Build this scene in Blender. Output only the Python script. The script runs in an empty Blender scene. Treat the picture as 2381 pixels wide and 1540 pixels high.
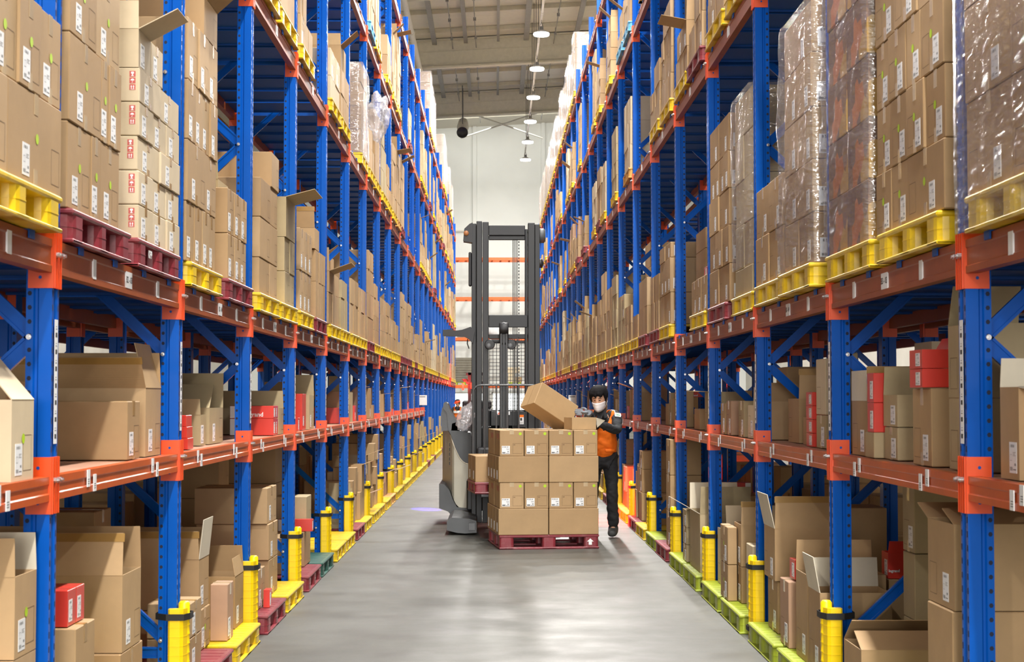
import bpy, bmesh, math, random
from mathutils import Vector, Matrix, Euler
from mathutils.bvhtree import BVHTree
rng = random.Random(7)
SC = bpy.context.scene
COL = SC.collection
PI = math.pi
F_PX = 3810.0                      # focal length in pixels of the 2381 x 1540 frame
EYE = 1.68                         # camera height
BAY = 2.555                        # rack bay pitch
POST0 = 6.413                      # distance of the nearest full post
XL, XR = -1.72, 1.834              # aisle faces of the posts
NP = 26                            # posts per run
def PY(k): return POST0 + BAY * k
# ---------------------------------------------------------------- helpers
class MB:
    """collects shapes and links them as ONE mesh object"""
    def __init__(s): s.v = []; s.f = []; s.m = []; s.sm = []
    def add(s, vs, fs, m=0, smooth=False):
        b = len(s.v); s.v.extend([tuple(p) for p in vs])
        for f in fs: s.f.append(tuple(i + b for i in f)); s.m.append(m); s.sm.append(smooth)
    def box(s, x0, x1, y0, y1, z0, z1, m=0, mat=None):
        vs = [Vector((x, y, z)) for z in (z0, z1) for y in (y0, y1) for x in (x0, x1)]
        if mat is not None: vs = [mat @ p for p in vs]
        s.add(vs, [(0, 2, 3, 1), (4, 5, 7, 6), (0, 1, 5, 4), (2, 6, 7, 3), (0, 4, 6, 2), (1, 3, 7, 5)], m)
    def cbox(s, x0, x1, y0, y1, z0, z1, c=.006, m=0, mat=None):
        """box with chamfered edges"""
        c = min(c, (x1-x0)*.3, (y1-y0)*.3, (z1-z0)*.3)
        X, Y, Z = (x0, x1), (y0, y1), (z0, z1); vs = []; idx = {}
        for i in (0, 1):
            for j in (0, 1):
                for k in (0, 1):
                    for a in range(3):
                        p = [X[i], Y[j], Z[k]]; sg = (1 if i == 0 else -1, 1 if j == 0 else -1, 1 if k == 0 else -1)
                        for b in range(3):
                            if b != a: p[b] += sg[b] * c
                        idx[(i, j, k, a)] = len(vs); vs.append(Vector(p))
        fs = []
        def q(l): fs.append(tuple(idx[t] for t in l))
        q([(0,0,0,0),(0,0,1,0),(0,1,1,0),(0,1,0,0)]); q([(1,0,0,0),(1,1,0,0),(1,1,1,0),(1,0,1,0)])
        q([(0,0,0,1),(1,0,0,1),(1,0,1,1),(0,0,1,1)]); q([(0,1,0,1),(0,1,1,1),(1,1,1,1),(1,1,0,1)])
        q([(0,0,0,2),(0,1,0,2),(1,1,0,2),(1,0,0,2)]); q([(0,0,1,2),(1,0,1,2),(1,1,1,2),(0,1,1,2)])
        for j in (0, 1):
            for k in (0, 1):
                l = [(0,j,k,1),(1,j,k,1),(1,j,k,2),(0,j,k,2)]; q(l if j != k else l[::-1])
        for i in (0, 1):
            for k in (0, 1):
                l = [(i,0,k,0),(i,1,k,0),(i,1,k,2),(i,0,k,2)]; q(l[::-1] if i != k else l)
        for i in (0, 1):
            for j in (0, 1):
                l = [(i,j,0,0),(i,j,1,0),(i,j,1,1),(i,j,0,1)]; q(l if i != j else l[::-1])
        for i in (0, 1):
            for j in (0, 1):
                for k in (0, 1):
                    l = [(i,j,k,0),(i,j,k,1),(i,j,k,2)]; q(l if (i+j+k) % 2 else l[::-1])
        if mat is not None: vs = [mat @ p for p in vs]
        s.add(vs, fs, m)
    def tube(s, p0, p1, r0, r1=None, n=10, m=0, caps=True, smooth=True):
        r1 = r0 if r1 is None else r1
        p0, p1 = Vector(p0), Vector(p1); d = (p1 - p0).normalized()
        a = d.orthogonal().normalized(); b = d.cross(a); vs = []
        for p, r in ((p0, r0), (p1, r1)):
            for i in range(n):
                t = 2 * PI * i / n; vs.append(p + a * (r * math.cos(t)) + b * (r * math.sin(t)))
        s.add(vs, [(i, (i + 1) % n, n + (i + 1) % n, n + i) for i in range(n)], m, smooth)
        if caps: s.add(vs[:n], [tuple(range(n))[::-1]], m); s.add(vs[n:], [tuple(range(n))], m)
    def path(s, pts, r, n=8, m=0):
        for a, b in zip(pts, pts[1:]): s.tube(a, b, r, n=n, m=m)
    def prism(s, prof, h0, h1, axis='z', m=0, mat=None, caps=True):
        """extrude a 2D outline; axis z: (x,y); axis y: (x,z); axis x: (y,z)"""
        n = len(prof); vs = []
        for h in (h0, h1):
            for (a, b) in prof:
                vs.append(Vector((a, b, h)) if axis == 'z' else Vector((a, h, b)) if axis == 'y' else Vector((h, a, b)))
        if mat is not None: vs = [mat @ p for p in vs]
        s.add(vs, [(i, (i + 1) % n, n + (i + 1) % n, n + i) for i in range(n)], m)
        if caps: s.add(vs[:n], [tuple(range(n))[::-1]], m); s.add(vs[n:], [tuple(range(n))], m)
    def lathe(s, prof, c=(0, 0, 0), n=20, m=0, axis='z'):
        vs = []
        for (r, z) in prof:
            for i in range(n):
                t = 2 * PI * i / n; x, y = r * math.cos(t), r * math.sin(t)
                p = (x, y, z) if axis == 'z' else (x, z, y) if axis == 'y' else (z, x, y)
                vs.append(Vector(p) + Vector(c))
        k = len(prof)
        s.add(vs, [(j*n+i, j*n+(i+1) % n, (j+1)*n+(i+1) % n, (j+1)*n+i) for j in range(k-1) for i in range(n)], m, True)
    def quad(s, a, b, c, d, m=0): s.add([a, b, c, d], [(0, 1, 2, 3)], m)
    def mesh(s, name, mats, fix=True):
        me = bpy.data.meshes.new(name); me.from_pydata(s.v, [], s.f)
        for mt in (mats if isinstance(mats, (list, tuple)) else [mats]): me.materials.append(mt)
        me.polygons.foreach_set('material_index', s.m); me.polygons.foreach_set('use_smooth', s.sm)
        if fix:
            bm = bmesh.new(); bm.from_mesh(me); bmesh.ops.recalc_face_normals(bm, faces=bm.faces); bm.to_mesh(me); bm.free()
        me.update(); return me
    def build(s, name, mats, parent=None, loc=(0, 0, 0), rz=0, fix=True):
        return link(name, s.mesh(name, mats, fix), parent, loc, rz)
def link(name, data, parent=None, loc=(0, 0, 0), rz=0):
    o = bpy.data.objects.new(name, data); COL.objects.link(o); o.location = loc; o.rotation_euler = (0, 0, rz)
    if parent is not None: o.parent = parent
    return o
def empty(name, loc=(0, 0, 0), rz=0):
    o = link(name, None, None, loc, rz); o.empty_display_size = .1; return o
LABELS = {}
def tag(o, label, cat, group=None):
    o['label'] = label; o['category'] = cat
    if group: o['group'] = group
    return o
def struct(o): o['kind'] = 'structure'; return o
def stuff(o): o['kind'] = 'stuff'; return o
_txt = {}
def text_mesh(body, size, mat, bold=0.0):
    key = (body, size, mat.name)
    if key not in _txt:
        cu = bpy.data.curves.new('print', 'FONT'); cu.body = body; cu.size = size; cu.align_x = 'CENTER'; cu.align_y = 'CENTER'; cu.offset = bold; cu.resolution_u = 2
        ob = bpy.data.objects.new('print', cu); COL.objects.link(ob)
        dg = bpy.context.evaluated_depsgraph_get(); me = bpy.data.meshes.new_from_object(ob.evaluated_get(dg))
        bpy.data.objects.remove(ob); me.materials.clear(); me.materials.append(mat); _txt[key] = me
    return _txt[key]
def put_text(body, size, mat, parent, loc, facing, bold=0.0, name='print'):
    """facing: '+x','-x','-y' - the side the letters are read from"""
    o = link(name, text_mesh(body, size, mat, bold), parent, loc)
    o.rotation_euler = {'-y': (PI/2, 0, 0), '+x': (PI/2, 0, PI/2), '-x': (PI/2, 0, -PI/2)}[facing]
    return o
# ---------------------------------------------------------------- materials
def new_mat(name):
    m = bpy.data.materials.new(name); m.use_nodes = True; nt = m.node_tree
    return m, nt, nt.nodes['Principled BSDF']
def nd(nt, t, **kw):
    n = nt.nodes.new(t)
    for k, v in kw.items():
        if k == 'i':
            for a, b in v.items(): n.inputs[a].default_value = b
        else: setattr(n, k, v)
    return n
def ramp(nt, stops):
    r = nt.nodes.new('ShaderNodeValToRGB'); e = r.color_ramp.elements
    while len(e) < len(stops): e.new(.5)
    for q, (p, c) in zip(e, stops): q.position = p; q.color = (*c, 1) if len(c) == 3 else c
    return r
def mat(name, col, rough=.5, var=.12, scale=6., metal=0., bump=0., bscale=60., spec=.5, objvar=0., dirt=None):
    """plain procedural surface: colour broken up by noise, optional bump, per-object tone"""
    m, nt, b = new_mat(name); L = nt.links.new
    tc = nd(nt, 'ShaderNodeTexCoord'); n = nd(nt, 'ShaderNodeTexNoise', i={'Scale': scale, 'Detail': 4., 'Roughness': .6}); L(tc.outputs['Object'], n.inputs['Vector'])
    r = ramp(nt, [(.25, [c * (1 - var) for c in col]), (.75, [min(1, c * (1 + var)) for c in col])]); L(n.outputs['Fac'], r.inputs['Fac'])
    out = r.outputs['Color']
    if dirt:
        n2 = nd(nt, 'ShaderNodeTexNoise', i={'Scale': dirt[1], 'Detail': 6., 'Roughness': .7}); L(tc.outputs['Object'], n2.inputs['Vector'])
        mr = nd(nt, 'ShaderNodeMapRange', i={'From Min': .5, 'From Max': .75, 'To Min': 0., 'To Max': dirt[2]}); L(n2.outputs['Fac'], mr.inputs['Value'])
        mx = nd(nt, 'ShaderNodeMix', data_type='RGBA'); mx.inputs['B'].default_value = (*dirt[0], 1); L(out, mx.inputs['A']); L(mr.outputs['Result'], mx.inputs['Factor']); out = mx.outputs['Result']
    if objvar:
        oi = nd(nt, 'ShaderNodeObjectInfo'); hs = nd(nt, 'ShaderNodeHueSaturation')
        mr = nd(nt, 'ShaderNodeMapRange', i={'To Min': 1 - objvar, 'To Max': 1 + objvar}); L(oi.outputs['Random'], mr.inputs['Value']); L(mr.outputs['Result'], hs.inputs['Value']); L(out, hs.inputs['Color']); out = hs.outputs['Color']
    L(out, b.inputs['Base Color'])
    b.inputs['Roughness'].default_value = rough; b.inputs['Metallic'].default_value = metal; b.inputs['Specular IOR Level'].default_value = spec
    if bump:
        n3 = nd(nt, 'ShaderNodeTexNoise', i={'Scale': bscale, 'Detail': 3.}); L(tc.outputs['Object'], n3.inputs['Vector'])
        bp = nd(nt, 'ShaderNodeBump', i={'Strength': bump, 'Distance': .01}); L(n3.outputs['Fac'], bp.inputs['Height']); L(bp.outputs['Normal'], b.inputs['Normal'])
    return m
def card_mat(name, tones, island=False, rough=.62):
    m, nt, b = new_mat(name); L = nt.links.new
    src = nd(nt, 'ShaderNodeNewGeometry').outputs['Random Per Island'] if island else nd(nt, 'ShaderNodeObjectInfo').outputs['Random']
    r = ramp(nt, [(i / (len(tones) - 1), t) for i, t in enumerate(tones)]); L(src, r.inputs['Fac'])
    tc = nd(nt, 'ShaderNodeTexCoord')
    n = nd(nt, 'ShaderNodeTexNoise', i={'Scale': 5., 'Detail': 5., 'Roughness': .65}); L(tc.outputs['Object'], n.inputs['Vector'])
    mr = nd(nt, 'ShaderNodeMapRange', i={'From Min': .2, 'From Max': .8, 'To Min': .9, 'To Max': 1.1}); L(n.outputs['Fac'], mr.inputs['Value'])
    hs = nd(nt, 'ShaderNodeHueSaturation'); L(r.outputs['Color'], hs.inputs['Color']); L(mr.outputs['Result'], hs.inputs['Value']); L(hs.outputs['Color'], b.inputs['Base Color'])
    w = nd(nt, 'ShaderNodeTexWave', wave_type='BANDS', bands_direction='Y', i={'Scale': 40., 'Distortion': .4}); L(tc.outputs['Object'], w.inputs['Vector'])
    bp = nd(nt, 'ShaderNodeBump', i={'Strength': .05, 'Distance': .004}); L(w.outputs['Fac'], bp.inputs['Height']); L(bp.outputs['Normal'], b.inputs['Normal'])
    b.inputs['Roughness'].default_value = rough; b.inputs['Specular IOR Level'].default_value = .3
    return m
M = {}
BROWN = [(.425, .277, .140), (.37, .24, .119), (.46, .308, .163), (.405, .267, .135), (.355, .225, .110), (.44, .302, .160)]
M['card'] = card_mat('cardboard_brown', BROWN)
M['card_far'] = card_mat('cardboard_brown_mixed', BROWN + [(.48, .33, .2)], island=True)
M['card_in'] = mat('cardboard_inner', (.36, .24, .14), .75, .1)
M['cream'] = card_mat('cardboard_cream', [(.60, .49, .33), (.55, .45, .30), (.64, .53, .37)])
M['olive'] = card_mat('cardboard_olive', [(.42, .33, .19), (.38, .30, .17), (.46, .36, .21)])
M['pink'] = card_mat('cardboard_rosy', [(.45, .28, .18), (.41, .25, .16)])
M['cream_in'] = mat('cardboard_pale_inner', (.62, .56, .44), .75, .06)
M['seam'] = mat('cardboard_seam', (.09, .05, .025), .8, .1)
M['print'] = mat('black_print', (.03, .028, .026), .7, .1)
M['printsoft'] = mat('grey_print', (.20, .20, .20), .7, .1)
M['frameprint'] = mat('brown_print_line', (.12, .07, .035), .8, .1)
M['label'] = mat('white_label_paper', (.78, .79, .80), .45, .04, 20.)
M['dot'] = mat('green_dot_sticker', (.42, .62, .01), .5, .1)
M['tape'] = mat('brown_packing_tape', (.33, .19, .055), .25, .15)
M['tapeclear'] = mat('clear_packing_tape', (.52, .40, .25), .12, .15)
M['redbox'] = mat('red_product_carton', (.62, .045, .03), .3, .1, objvar=.12)
M['redprint'] = mat('red_print', (.50, .10, .085), .6, .1)
M['redlogo'] = mat('red_logo_print', (.38, .09, .06), .6, .1)
M['white'] = mat('white_plastic', (.8, .8, .8), .35, .04)
M['whiteprint'] = mat('white_print', (.85, .85, .85), .5, .03)
M['blue'] = mat('rack_blue_paint', (.002, .082, .42), .2, .10, 3., bump=.03, bscale=25., objvar=.06, spec=.22)
M['hole'] = mat('punched_hole_shadow', (.004, .010, .035), .8, .1)
M['bluebar'] = mat('support_bar_blue_paint', (.002, .070, .34), .45, .15, 3., spec=.25)
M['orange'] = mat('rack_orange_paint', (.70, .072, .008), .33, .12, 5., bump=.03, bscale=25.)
M['orange_shaded'] = mat('rack_beam_shaded_orange', (.29, .062, .012), .42, .14, 5., bump=.04, bscale=20., spec=.3)  # beam orange darkened in the colour for the lesser light on upper beams
M['zinc'] = mat('zinc_bolt', (.62, .62, .63), .22, .1, metal=.9)
M['board'] = mat('shelf_board_rosy', (.43, .22, .14), .5, .2, 4.)
M['py'] = mat('pallet_yellow_plastic', (.76, .52, .012), .35, .14, 5., objvar=.05, dirt=((.35, .27, .10), 9., .55))
M['pr'] = mat('pallet_maroon_plastic', (.23, .028, .04), .38, .2, 5., objvar=.08, dirt=((.30, .15, .14), 9., .6))
M['pg'] = mat('pallet_lime_plastic', (.33, .40, .025), .4, .16, 5., objvar=.05, dirt=((.30, .32, .12), 9., .5))
M['pw'] = mat('pallet_amber_wood', (.62, .34, .09), .6, .2, 5.)
M['pt'] = mat('pallet_dark_green_plastic', (.03, .10, .08), .45, .2, 5.)
M['pb'] = mat('pallet_sky_blue_plastic', (.10, .38, .60), .4, .15, 5.)
M['guard'] = mat('guard_yellow_plastic', (.88, .60, .002), .35, .06, 4., bump=.05, bscale=12.)
M['strap'] = mat('black_strap', (.012, .012, .013), .7, .2, 30.)
M['truck'] = mat('truck_charcoal_steel', (.011, .012, .014), .5, .15, 5., bump=.04, bscale=15.)
M['truckblk'] = mat('truck_black', (.010, .010, .012), .5, .2, 6.)
M['truckgrey'] = mat('truck_grey_plastic', (.075, .080, .085), .5, .12, 4., bump=.05, bscale=30.)
M['truckbeige'] = mat('truck_beige_paint', (.47, .44, .34), .38, .08, 2.)
M['seat'] = mat('seat_dark_vinyl', (.045, .050, .056), .38, .15, 6., bump=.08, bscale=40.)
M['steel'] = mat('grey_steel_tube', (.075, .078, .082), .4, .1, metal=.3)
M['tyre'] = mat('black_tyre_rubber', (.02, .02, .021), .8, .2, 10.)
M['skin'] = mat('skin_tone', (.56, .31, .20), .5, .06, 12.)
M['hair'] = mat('black_hair', (.008, .007, .008), .75, .3, 60., bump=.5, bscale=120., spec=.15)
M['vest'] = mat('orange_vest_cloth', (.92, .17, .004), .75, .12, 8., bump=.25, bscale=14.)
M['jacket'] = mat('dark_grey_jacket_cloth', (.020, .021, .024), .8, .25, 10., bump=.3, bscale=18.)
M['trouser'] = mat('black_trouser_cloth', (.009, .009, .011), .85, .25, 10., bump=.35, bscale=14.)
M['glove'] = mat('grey_knit_glove', (.17, .185, .21), .8, .2, 40., bump=.3, bscale=150.)
M['mask'] = mat('white_face_mask', (.84, .77, .77), .7, .04, 20., bump=.1, bscale=30.)
M['silver'] = mat('silver_reflective_band', (.85, .86, .86), .3, .05)
M['boot'] = mat('grey_boot_leather', (.035, .036, .035), .6, .3, 25.)
M['badge'] = mat('green_badge_print', (.03, .20, .09), .6, .1)
M['lipred'] = mat('lip_tone', (.45, .16, .12), .5, .05)
M['pipe'] = mat('painted_steel_grey', (.66, .65, .59), .5, .06)
M['roofsteel'] = mat('roof_steel_primer', (.56, .53, .43), .55, .08)
M['roofdark'] = mat('roof_steel_dark', (.23, .225, .21), .55, .1)
M['sack'] = mat('white_woven_sack', (.62, .63, .64), .7, .1, 8., bump=.2)
M['greyblock'] = mat('grey_board_stack', (.17, .155, .12), .8, .25, 3.)
M['bluetote'] = mat('blue_plastic_tote', (.06, .28, .55), .4, .1)
def emit(name, col, st):
    m, nt, b = new_mat(name); b.inputs['Base Color'].default_value = (*col, 1); b.inputs['Emission Color'].default_value = (*col, 1); b.inputs['Emission Strength'].default_value = st; return m
M['lamp'] = emit('led_lamp_face', (.93, .95, 1.), 14.)
M['day'] = emit('daylight_glazing', (.95, 1., .97), 2.2)
M['redlamp'] = emit('red_warning_lens', (1., .02, .01), 6.)
M['bluelamp'] = emit('blue_warning_lens', (.08, .06, 1.), 6.)
M['headlamp'] = emit('white_headlamp_lens', (1., 1., 1.), 4.)
def film_mat(name, veil=.05, crease_glint=.85):
    """clear film: mostly transparent, a faint veil, glints painted as white creases, and sharp wrinkled reflections"""
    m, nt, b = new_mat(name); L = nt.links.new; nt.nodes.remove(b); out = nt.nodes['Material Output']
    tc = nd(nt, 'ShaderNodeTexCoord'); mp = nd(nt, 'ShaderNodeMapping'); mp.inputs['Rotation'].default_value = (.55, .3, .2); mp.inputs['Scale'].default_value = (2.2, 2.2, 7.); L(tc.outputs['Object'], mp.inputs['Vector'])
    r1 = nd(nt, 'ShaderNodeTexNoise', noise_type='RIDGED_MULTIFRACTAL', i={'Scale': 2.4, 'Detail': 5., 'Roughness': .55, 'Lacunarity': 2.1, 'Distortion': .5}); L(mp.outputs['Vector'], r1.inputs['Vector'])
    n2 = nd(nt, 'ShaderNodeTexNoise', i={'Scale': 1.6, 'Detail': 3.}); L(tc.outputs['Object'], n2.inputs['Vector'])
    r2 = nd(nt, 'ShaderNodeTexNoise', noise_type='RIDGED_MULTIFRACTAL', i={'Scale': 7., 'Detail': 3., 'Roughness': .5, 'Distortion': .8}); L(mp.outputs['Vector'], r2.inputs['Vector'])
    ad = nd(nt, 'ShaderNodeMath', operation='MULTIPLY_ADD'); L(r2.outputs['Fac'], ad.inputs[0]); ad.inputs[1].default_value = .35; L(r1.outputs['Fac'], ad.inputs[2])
    mr = nd(nt, 'ShaderNodeMapRange', i={'From Min': 1.05, 'From Max': 1.55, 'To Min': 0., 'To Max': crease_glint}); L(ad.outputs[0], mr.inputs['Value'])
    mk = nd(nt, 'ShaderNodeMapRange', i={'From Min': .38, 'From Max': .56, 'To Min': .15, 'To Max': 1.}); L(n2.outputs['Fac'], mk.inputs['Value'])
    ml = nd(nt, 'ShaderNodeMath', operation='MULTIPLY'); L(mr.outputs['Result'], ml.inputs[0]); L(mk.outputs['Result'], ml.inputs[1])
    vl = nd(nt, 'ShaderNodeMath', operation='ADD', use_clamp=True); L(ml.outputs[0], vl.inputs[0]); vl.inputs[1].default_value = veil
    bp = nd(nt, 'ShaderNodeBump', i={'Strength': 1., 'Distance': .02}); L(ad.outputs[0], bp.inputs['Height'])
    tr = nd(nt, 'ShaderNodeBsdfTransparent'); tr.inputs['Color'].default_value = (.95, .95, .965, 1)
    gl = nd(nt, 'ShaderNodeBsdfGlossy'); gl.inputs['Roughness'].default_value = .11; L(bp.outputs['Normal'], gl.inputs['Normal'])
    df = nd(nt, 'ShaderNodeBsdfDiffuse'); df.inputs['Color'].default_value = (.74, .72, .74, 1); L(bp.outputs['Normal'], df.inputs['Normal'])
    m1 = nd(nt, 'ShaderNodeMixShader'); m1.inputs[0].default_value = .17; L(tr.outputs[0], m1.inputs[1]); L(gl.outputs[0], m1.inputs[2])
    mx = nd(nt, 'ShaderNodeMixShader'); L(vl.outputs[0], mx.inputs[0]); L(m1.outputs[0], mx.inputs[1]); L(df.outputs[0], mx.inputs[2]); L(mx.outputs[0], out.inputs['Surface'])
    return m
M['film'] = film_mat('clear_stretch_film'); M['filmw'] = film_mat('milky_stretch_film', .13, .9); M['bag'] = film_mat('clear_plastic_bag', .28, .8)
def floor_mat():
    m, nt, b = new_mat('polished_concrete'); L = nt.links.new
    tc = nd(nt, 'ShaderNodeTexCoord'); mp = nd(nt, 'ShaderNodeMapping'); mp.inputs['Scale'].default_value = (.5, .33, 1.); L(tc.outputs['Object'], mp.inputs['Vector'])
    n = nd(nt, 'ShaderNodeTexNoise', i={'Scale': 1.3, 'Detail': 8., 'Roughness': .62, 'Distortion': .5}); L(mp.outputs['Vector'], n.inputs['Vector'])
    n2 = nd(nt, 'ShaderNodeTexNoise', i={'Scale': 45., 'Detail': 4.}); L(tc.outputs['Object'], n2.inputs['Vector'])
    r = ramp(nt, [(.28, (.066, .065, .056)), (.5, (.098, .097, .085)), (.72, (.138, .137, .124))]); L(n.outputs['Fac'], r.inputs['Fac'])
    mx = nd(nt, 'ShaderNodeMix', data_type='RGBA', blend_type='MULTIPLY'); mx.inputs['Factor'].default_value = .35; L(r.outputs['Color'], mx.inputs['A'])
    r2 = ramp(nt, [(.3, (.8, .8, .8)), (.7, (1.1, 1.1, 1.1))]); L(n2.outputs['Fac'], r2.inputs['Fac']); L(r2.outputs['Color'], mx.inputs['B']); L(mx.outputs['Result'], b.inputs['Base Color'])
    mp2 = nd(nt, 'ShaderNodeMapping'); mp2.inputs['Scale'].default_value = (.9, 1.0, 1.); L(tc.outputs['Object'], mp2.inputs['Vector'])
    n3 = nd(nt, 'ShaderNodeTexNoise', i={'Scale': 2., 'Detail': 6.}); L(mp2.outputs['Vector'], n3.inputs['Vector'])
    mr = nd(nt, 'ShaderNodeMapRange', i={'From Min': .3, 'From Max': .7, 'To Min': .38, 'To Max': .58}); L(n3.outputs['Fac'], mr.inputs['Value']); L(mr.outputs['Result'], b.inputs['Roughness']); b.inputs['Specular IOR Level'].default_value = .3
    bp = nd(nt, 'ShaderNodeBump', i={'Strength': .03, 'Distance': .02}); L(n3.outputs['Fac'], bp.inputs['Height']); L(bp.outputs['Normal'], b.inputs['Normal'])
    return m
M['floor'] = floor_mat()
def panel_mat(name, col, freq, axis, amt=.25, rough=.5):
    m, nt, b = new_mat(name); L = nt.links.new; tc = nd(nt, 'ShaderNodeTexCoord')
    w = nd(nt, 'ShaderNodeTexWave', wave_type='BANDS', bands_direction=axis, wave_profile='SIN', i={'Scale': freq, 'Distortion': 0.}); L(tc.outputs['Object'], w.inputs['Vector'])
    n = nd(nt, 'ShaderNodeTexNoise', i={'Scale': .4, 'Detail': 4.}); L(tc.outputs['Object'], n.inputs['Vector'])
    r = ramp(nt, [(.3, [c * .93 for c in col]), (.7, [c * 1.05 for c in col])]); L(n.outputs['Fac'], r.inputs['Fac']); L(r.outputs['Color'], b.inputs['Base Color'])
    bp = nd(nt, 'ShaderNodeBump', i={'Strength': amt, 'Distance': .03}); L(w.outputs['Fac'], bp.inputs['Height']); L(bp.outputs['Normal'], b.inputs['Normal']); b.inputs['Roughness'].default_value = rough
    return m
M['roof'] = panel_mat('roof_sheet', (.66, .63, .54), 1.4, 'Y', .3)
M['wall'] = panel_mat('white_wall_panel', (.80, .82, .78), .35, 'Z', .12)
M['orange_shaded1'] = mat('shelf_beam_orange_paint', (.50, .080, .010), .34, .14, 5., bump=.04, bscale=20., spec=.35)
# ---------------------------------------------------------------- the room
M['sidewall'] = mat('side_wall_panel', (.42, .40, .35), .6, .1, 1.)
YB = 84.0
mb = MB(); mb.box(-26, 26, -30, YB + .5, -.1, 0); struct(mb.build('floor', M['floor']))
RZ = 15.7
def roof_z(x): return RZ + .055 * x
mb = MB(); mb.add([(-26, -30, roof_z(-26)), (26, -30, roof_z(26)), (26, YB + .5, roof_z(26)), (-26, YB + .5, roof_z(-26)),
    (-26, -30, roof_z(-26) + .15), (26, -30, roof_z(26) + .15), (26, YB + .5, roof_z(26) + .15), (-26, YB + .5, roof_z(-26) + .15)],
    [(0, 1, 2, 3), (7, 6, 5, 4), (0, 4, 5, 1), (1, 5, 6, 2), (2, 6, 7, 3), (3, 7, 4, 0)])
struct(mb.build('ceiling', M['roof']))
# back wall with a row of low dock windows
mb = MB()
WIN = [(-2.6, -.35), (-.2, 2.2), (2.4, 4.6)]; WZ0, WZ1 = .25, 1.95
xs = [-26] + [v for w in WIN for v in w] + [26]
mb.box(-26, 26, YB, YB + .3, WZ1, 17.4); mb.box(-26, 26, YB, YB + .3, 0, WZ0)
for i in range(0, len(xs), 2): mb.box(xs[i], xs[i+1], YB, YB + .3, WZ0, WZ1)
struct(mb.build('wall_back', M['wall']))
for i, (a, b) in enumerate(WIN):
    w = MB()
    for p in ((a, a + .06, WZ0, WZ1), (b - .06, b, WZ0, WZ1)): w.box(p[0], p[1], YB + .05, YB + .2, p[2], p[3])
    w.box(a, b, YB + .05, YB + .2, WZ0, WZ0 + .06); w.box(a, b, YB + .05, YB + .2, WZ1 - .06, WZ1)
    o = struct(w.build('window_%d' % (i + 1), M['pipe']))
    p = MB(); p.box(a + .06, b - .06, YB + .1, YB + .12, WZ0 + .06, WZ1 - .06); p.build('pane', M['day'], o)
for nm, x in (('wall_left', -13.0), ('wall_right', 13.0)):
    mb = MB(); mb.box(x - .15, x + .15, -12, YB, 0, roof_z(x) + .1); struct(mb.build(nm, M['sidewall']))
# wall posts and rail
for i, x in enumerate((-1.08, 2.45, -6.2, 7.0)):
    mb = MB(); mb.box(x - .09, x + .09, YB - .16, YB, 0, roof_z(x)); struct(mb.build('column_%d' % (i + 1), M['wall']))
mb = MB(); mb.box(-9, 9, YB - .12, YB - .06, 10.2, 10.28); struct(mb.build('trim_1', M['pipe']))
# roof steel: purlins across the aisle, main girders, longitudinal struts
PURL = [13, 16, 19.2, 22, 25, 28.2, 31, 34, 37.4, 40, 43, 46, 49, 52, 55.2, 58.2, 61.2, 66.4, 69.2, 72.3, 77.6, 80.4]
for y in PURL:
    mb = MB(); sl = .055
    R = Matrix.Translation((0, y, RZ - .13)) @ Matrix.Rotation(-math.atan(sl), 4, 'Y')
    mb.box(-16, 16, -.02, .02, -.02, .12, mat=R); mb.box(-16, 16, -.02, .06, -.032, -.02, mat=R)
    struct(mb.build('beam_purlin', M['roofsteel']))
for y in (19.0, 30.0, 41.0, 52.0, 63.0, 74.2):
    mb = MB(); R = Matrix.Translation((0, y, RZ - .60)) @ Matrix.Rotation(-math.atan(.055), 4, 'Y')
    mb.box(-16, 16, -.16, .16, -.56, -.50, mat=R); mb.box(-16, 16, -.16, .16, .50, .56, mat=R); mb.box(-16, 16, -.02, .02, -.50, .50, mat=R); mb.box(-16, 16, -.035, .035, .08, .10, mat=R)
    struct(mb.build('beam_girder', M['roofsteel']))
for x, w in ((-2.35, .18), (-1.15, .15), (.10, .10), (1.18, .20), (3.1, .18), (-4.4, .18)):
    for y0, y1 in ((30, 41), (41, 52), (52, 63), (63, 74.2)):
        mb = MB(); mb.box(x - w / 2, x + w / 2, y0 + .2, y1 - .3, roof_z(x) - .30, roof_z(x) - .22); struct(mb.build('beam_strut', M['roofdark']))
# sprinkler rods with nodes and the X bracing near the gable
for x in (-1.65, -.75, 2.25):
    mb = MB()
    for a, b in zip(PURL, PURL[1:]):
        z = roof_z(x) - .42; mb.tube((x, a, z), (x, b, z), .018, n=6); mb.box(x - .05, x + .05, a - .05, a + .05, z - .06, z + .05)
    for y in PURL: mb.tube((x, y, roof_z(x) - .42), (x, y, roof_z(x) - .2), .012, n=5)
    struct(mb.build('ceiling_sprinkler_rod', M['roofdark']))
for a, b in (((-1.4, 74.4), (2.3, 80.2)), ((2.1, 74.4), (-1.7, 80.2))):
    mb = MB(); mb.tube((a[0], a[1], 14.75), (b[0], b[1], 14.45), .04, n=8); struct(mb.build('beam_cross_brace', M['pipe']))
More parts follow.
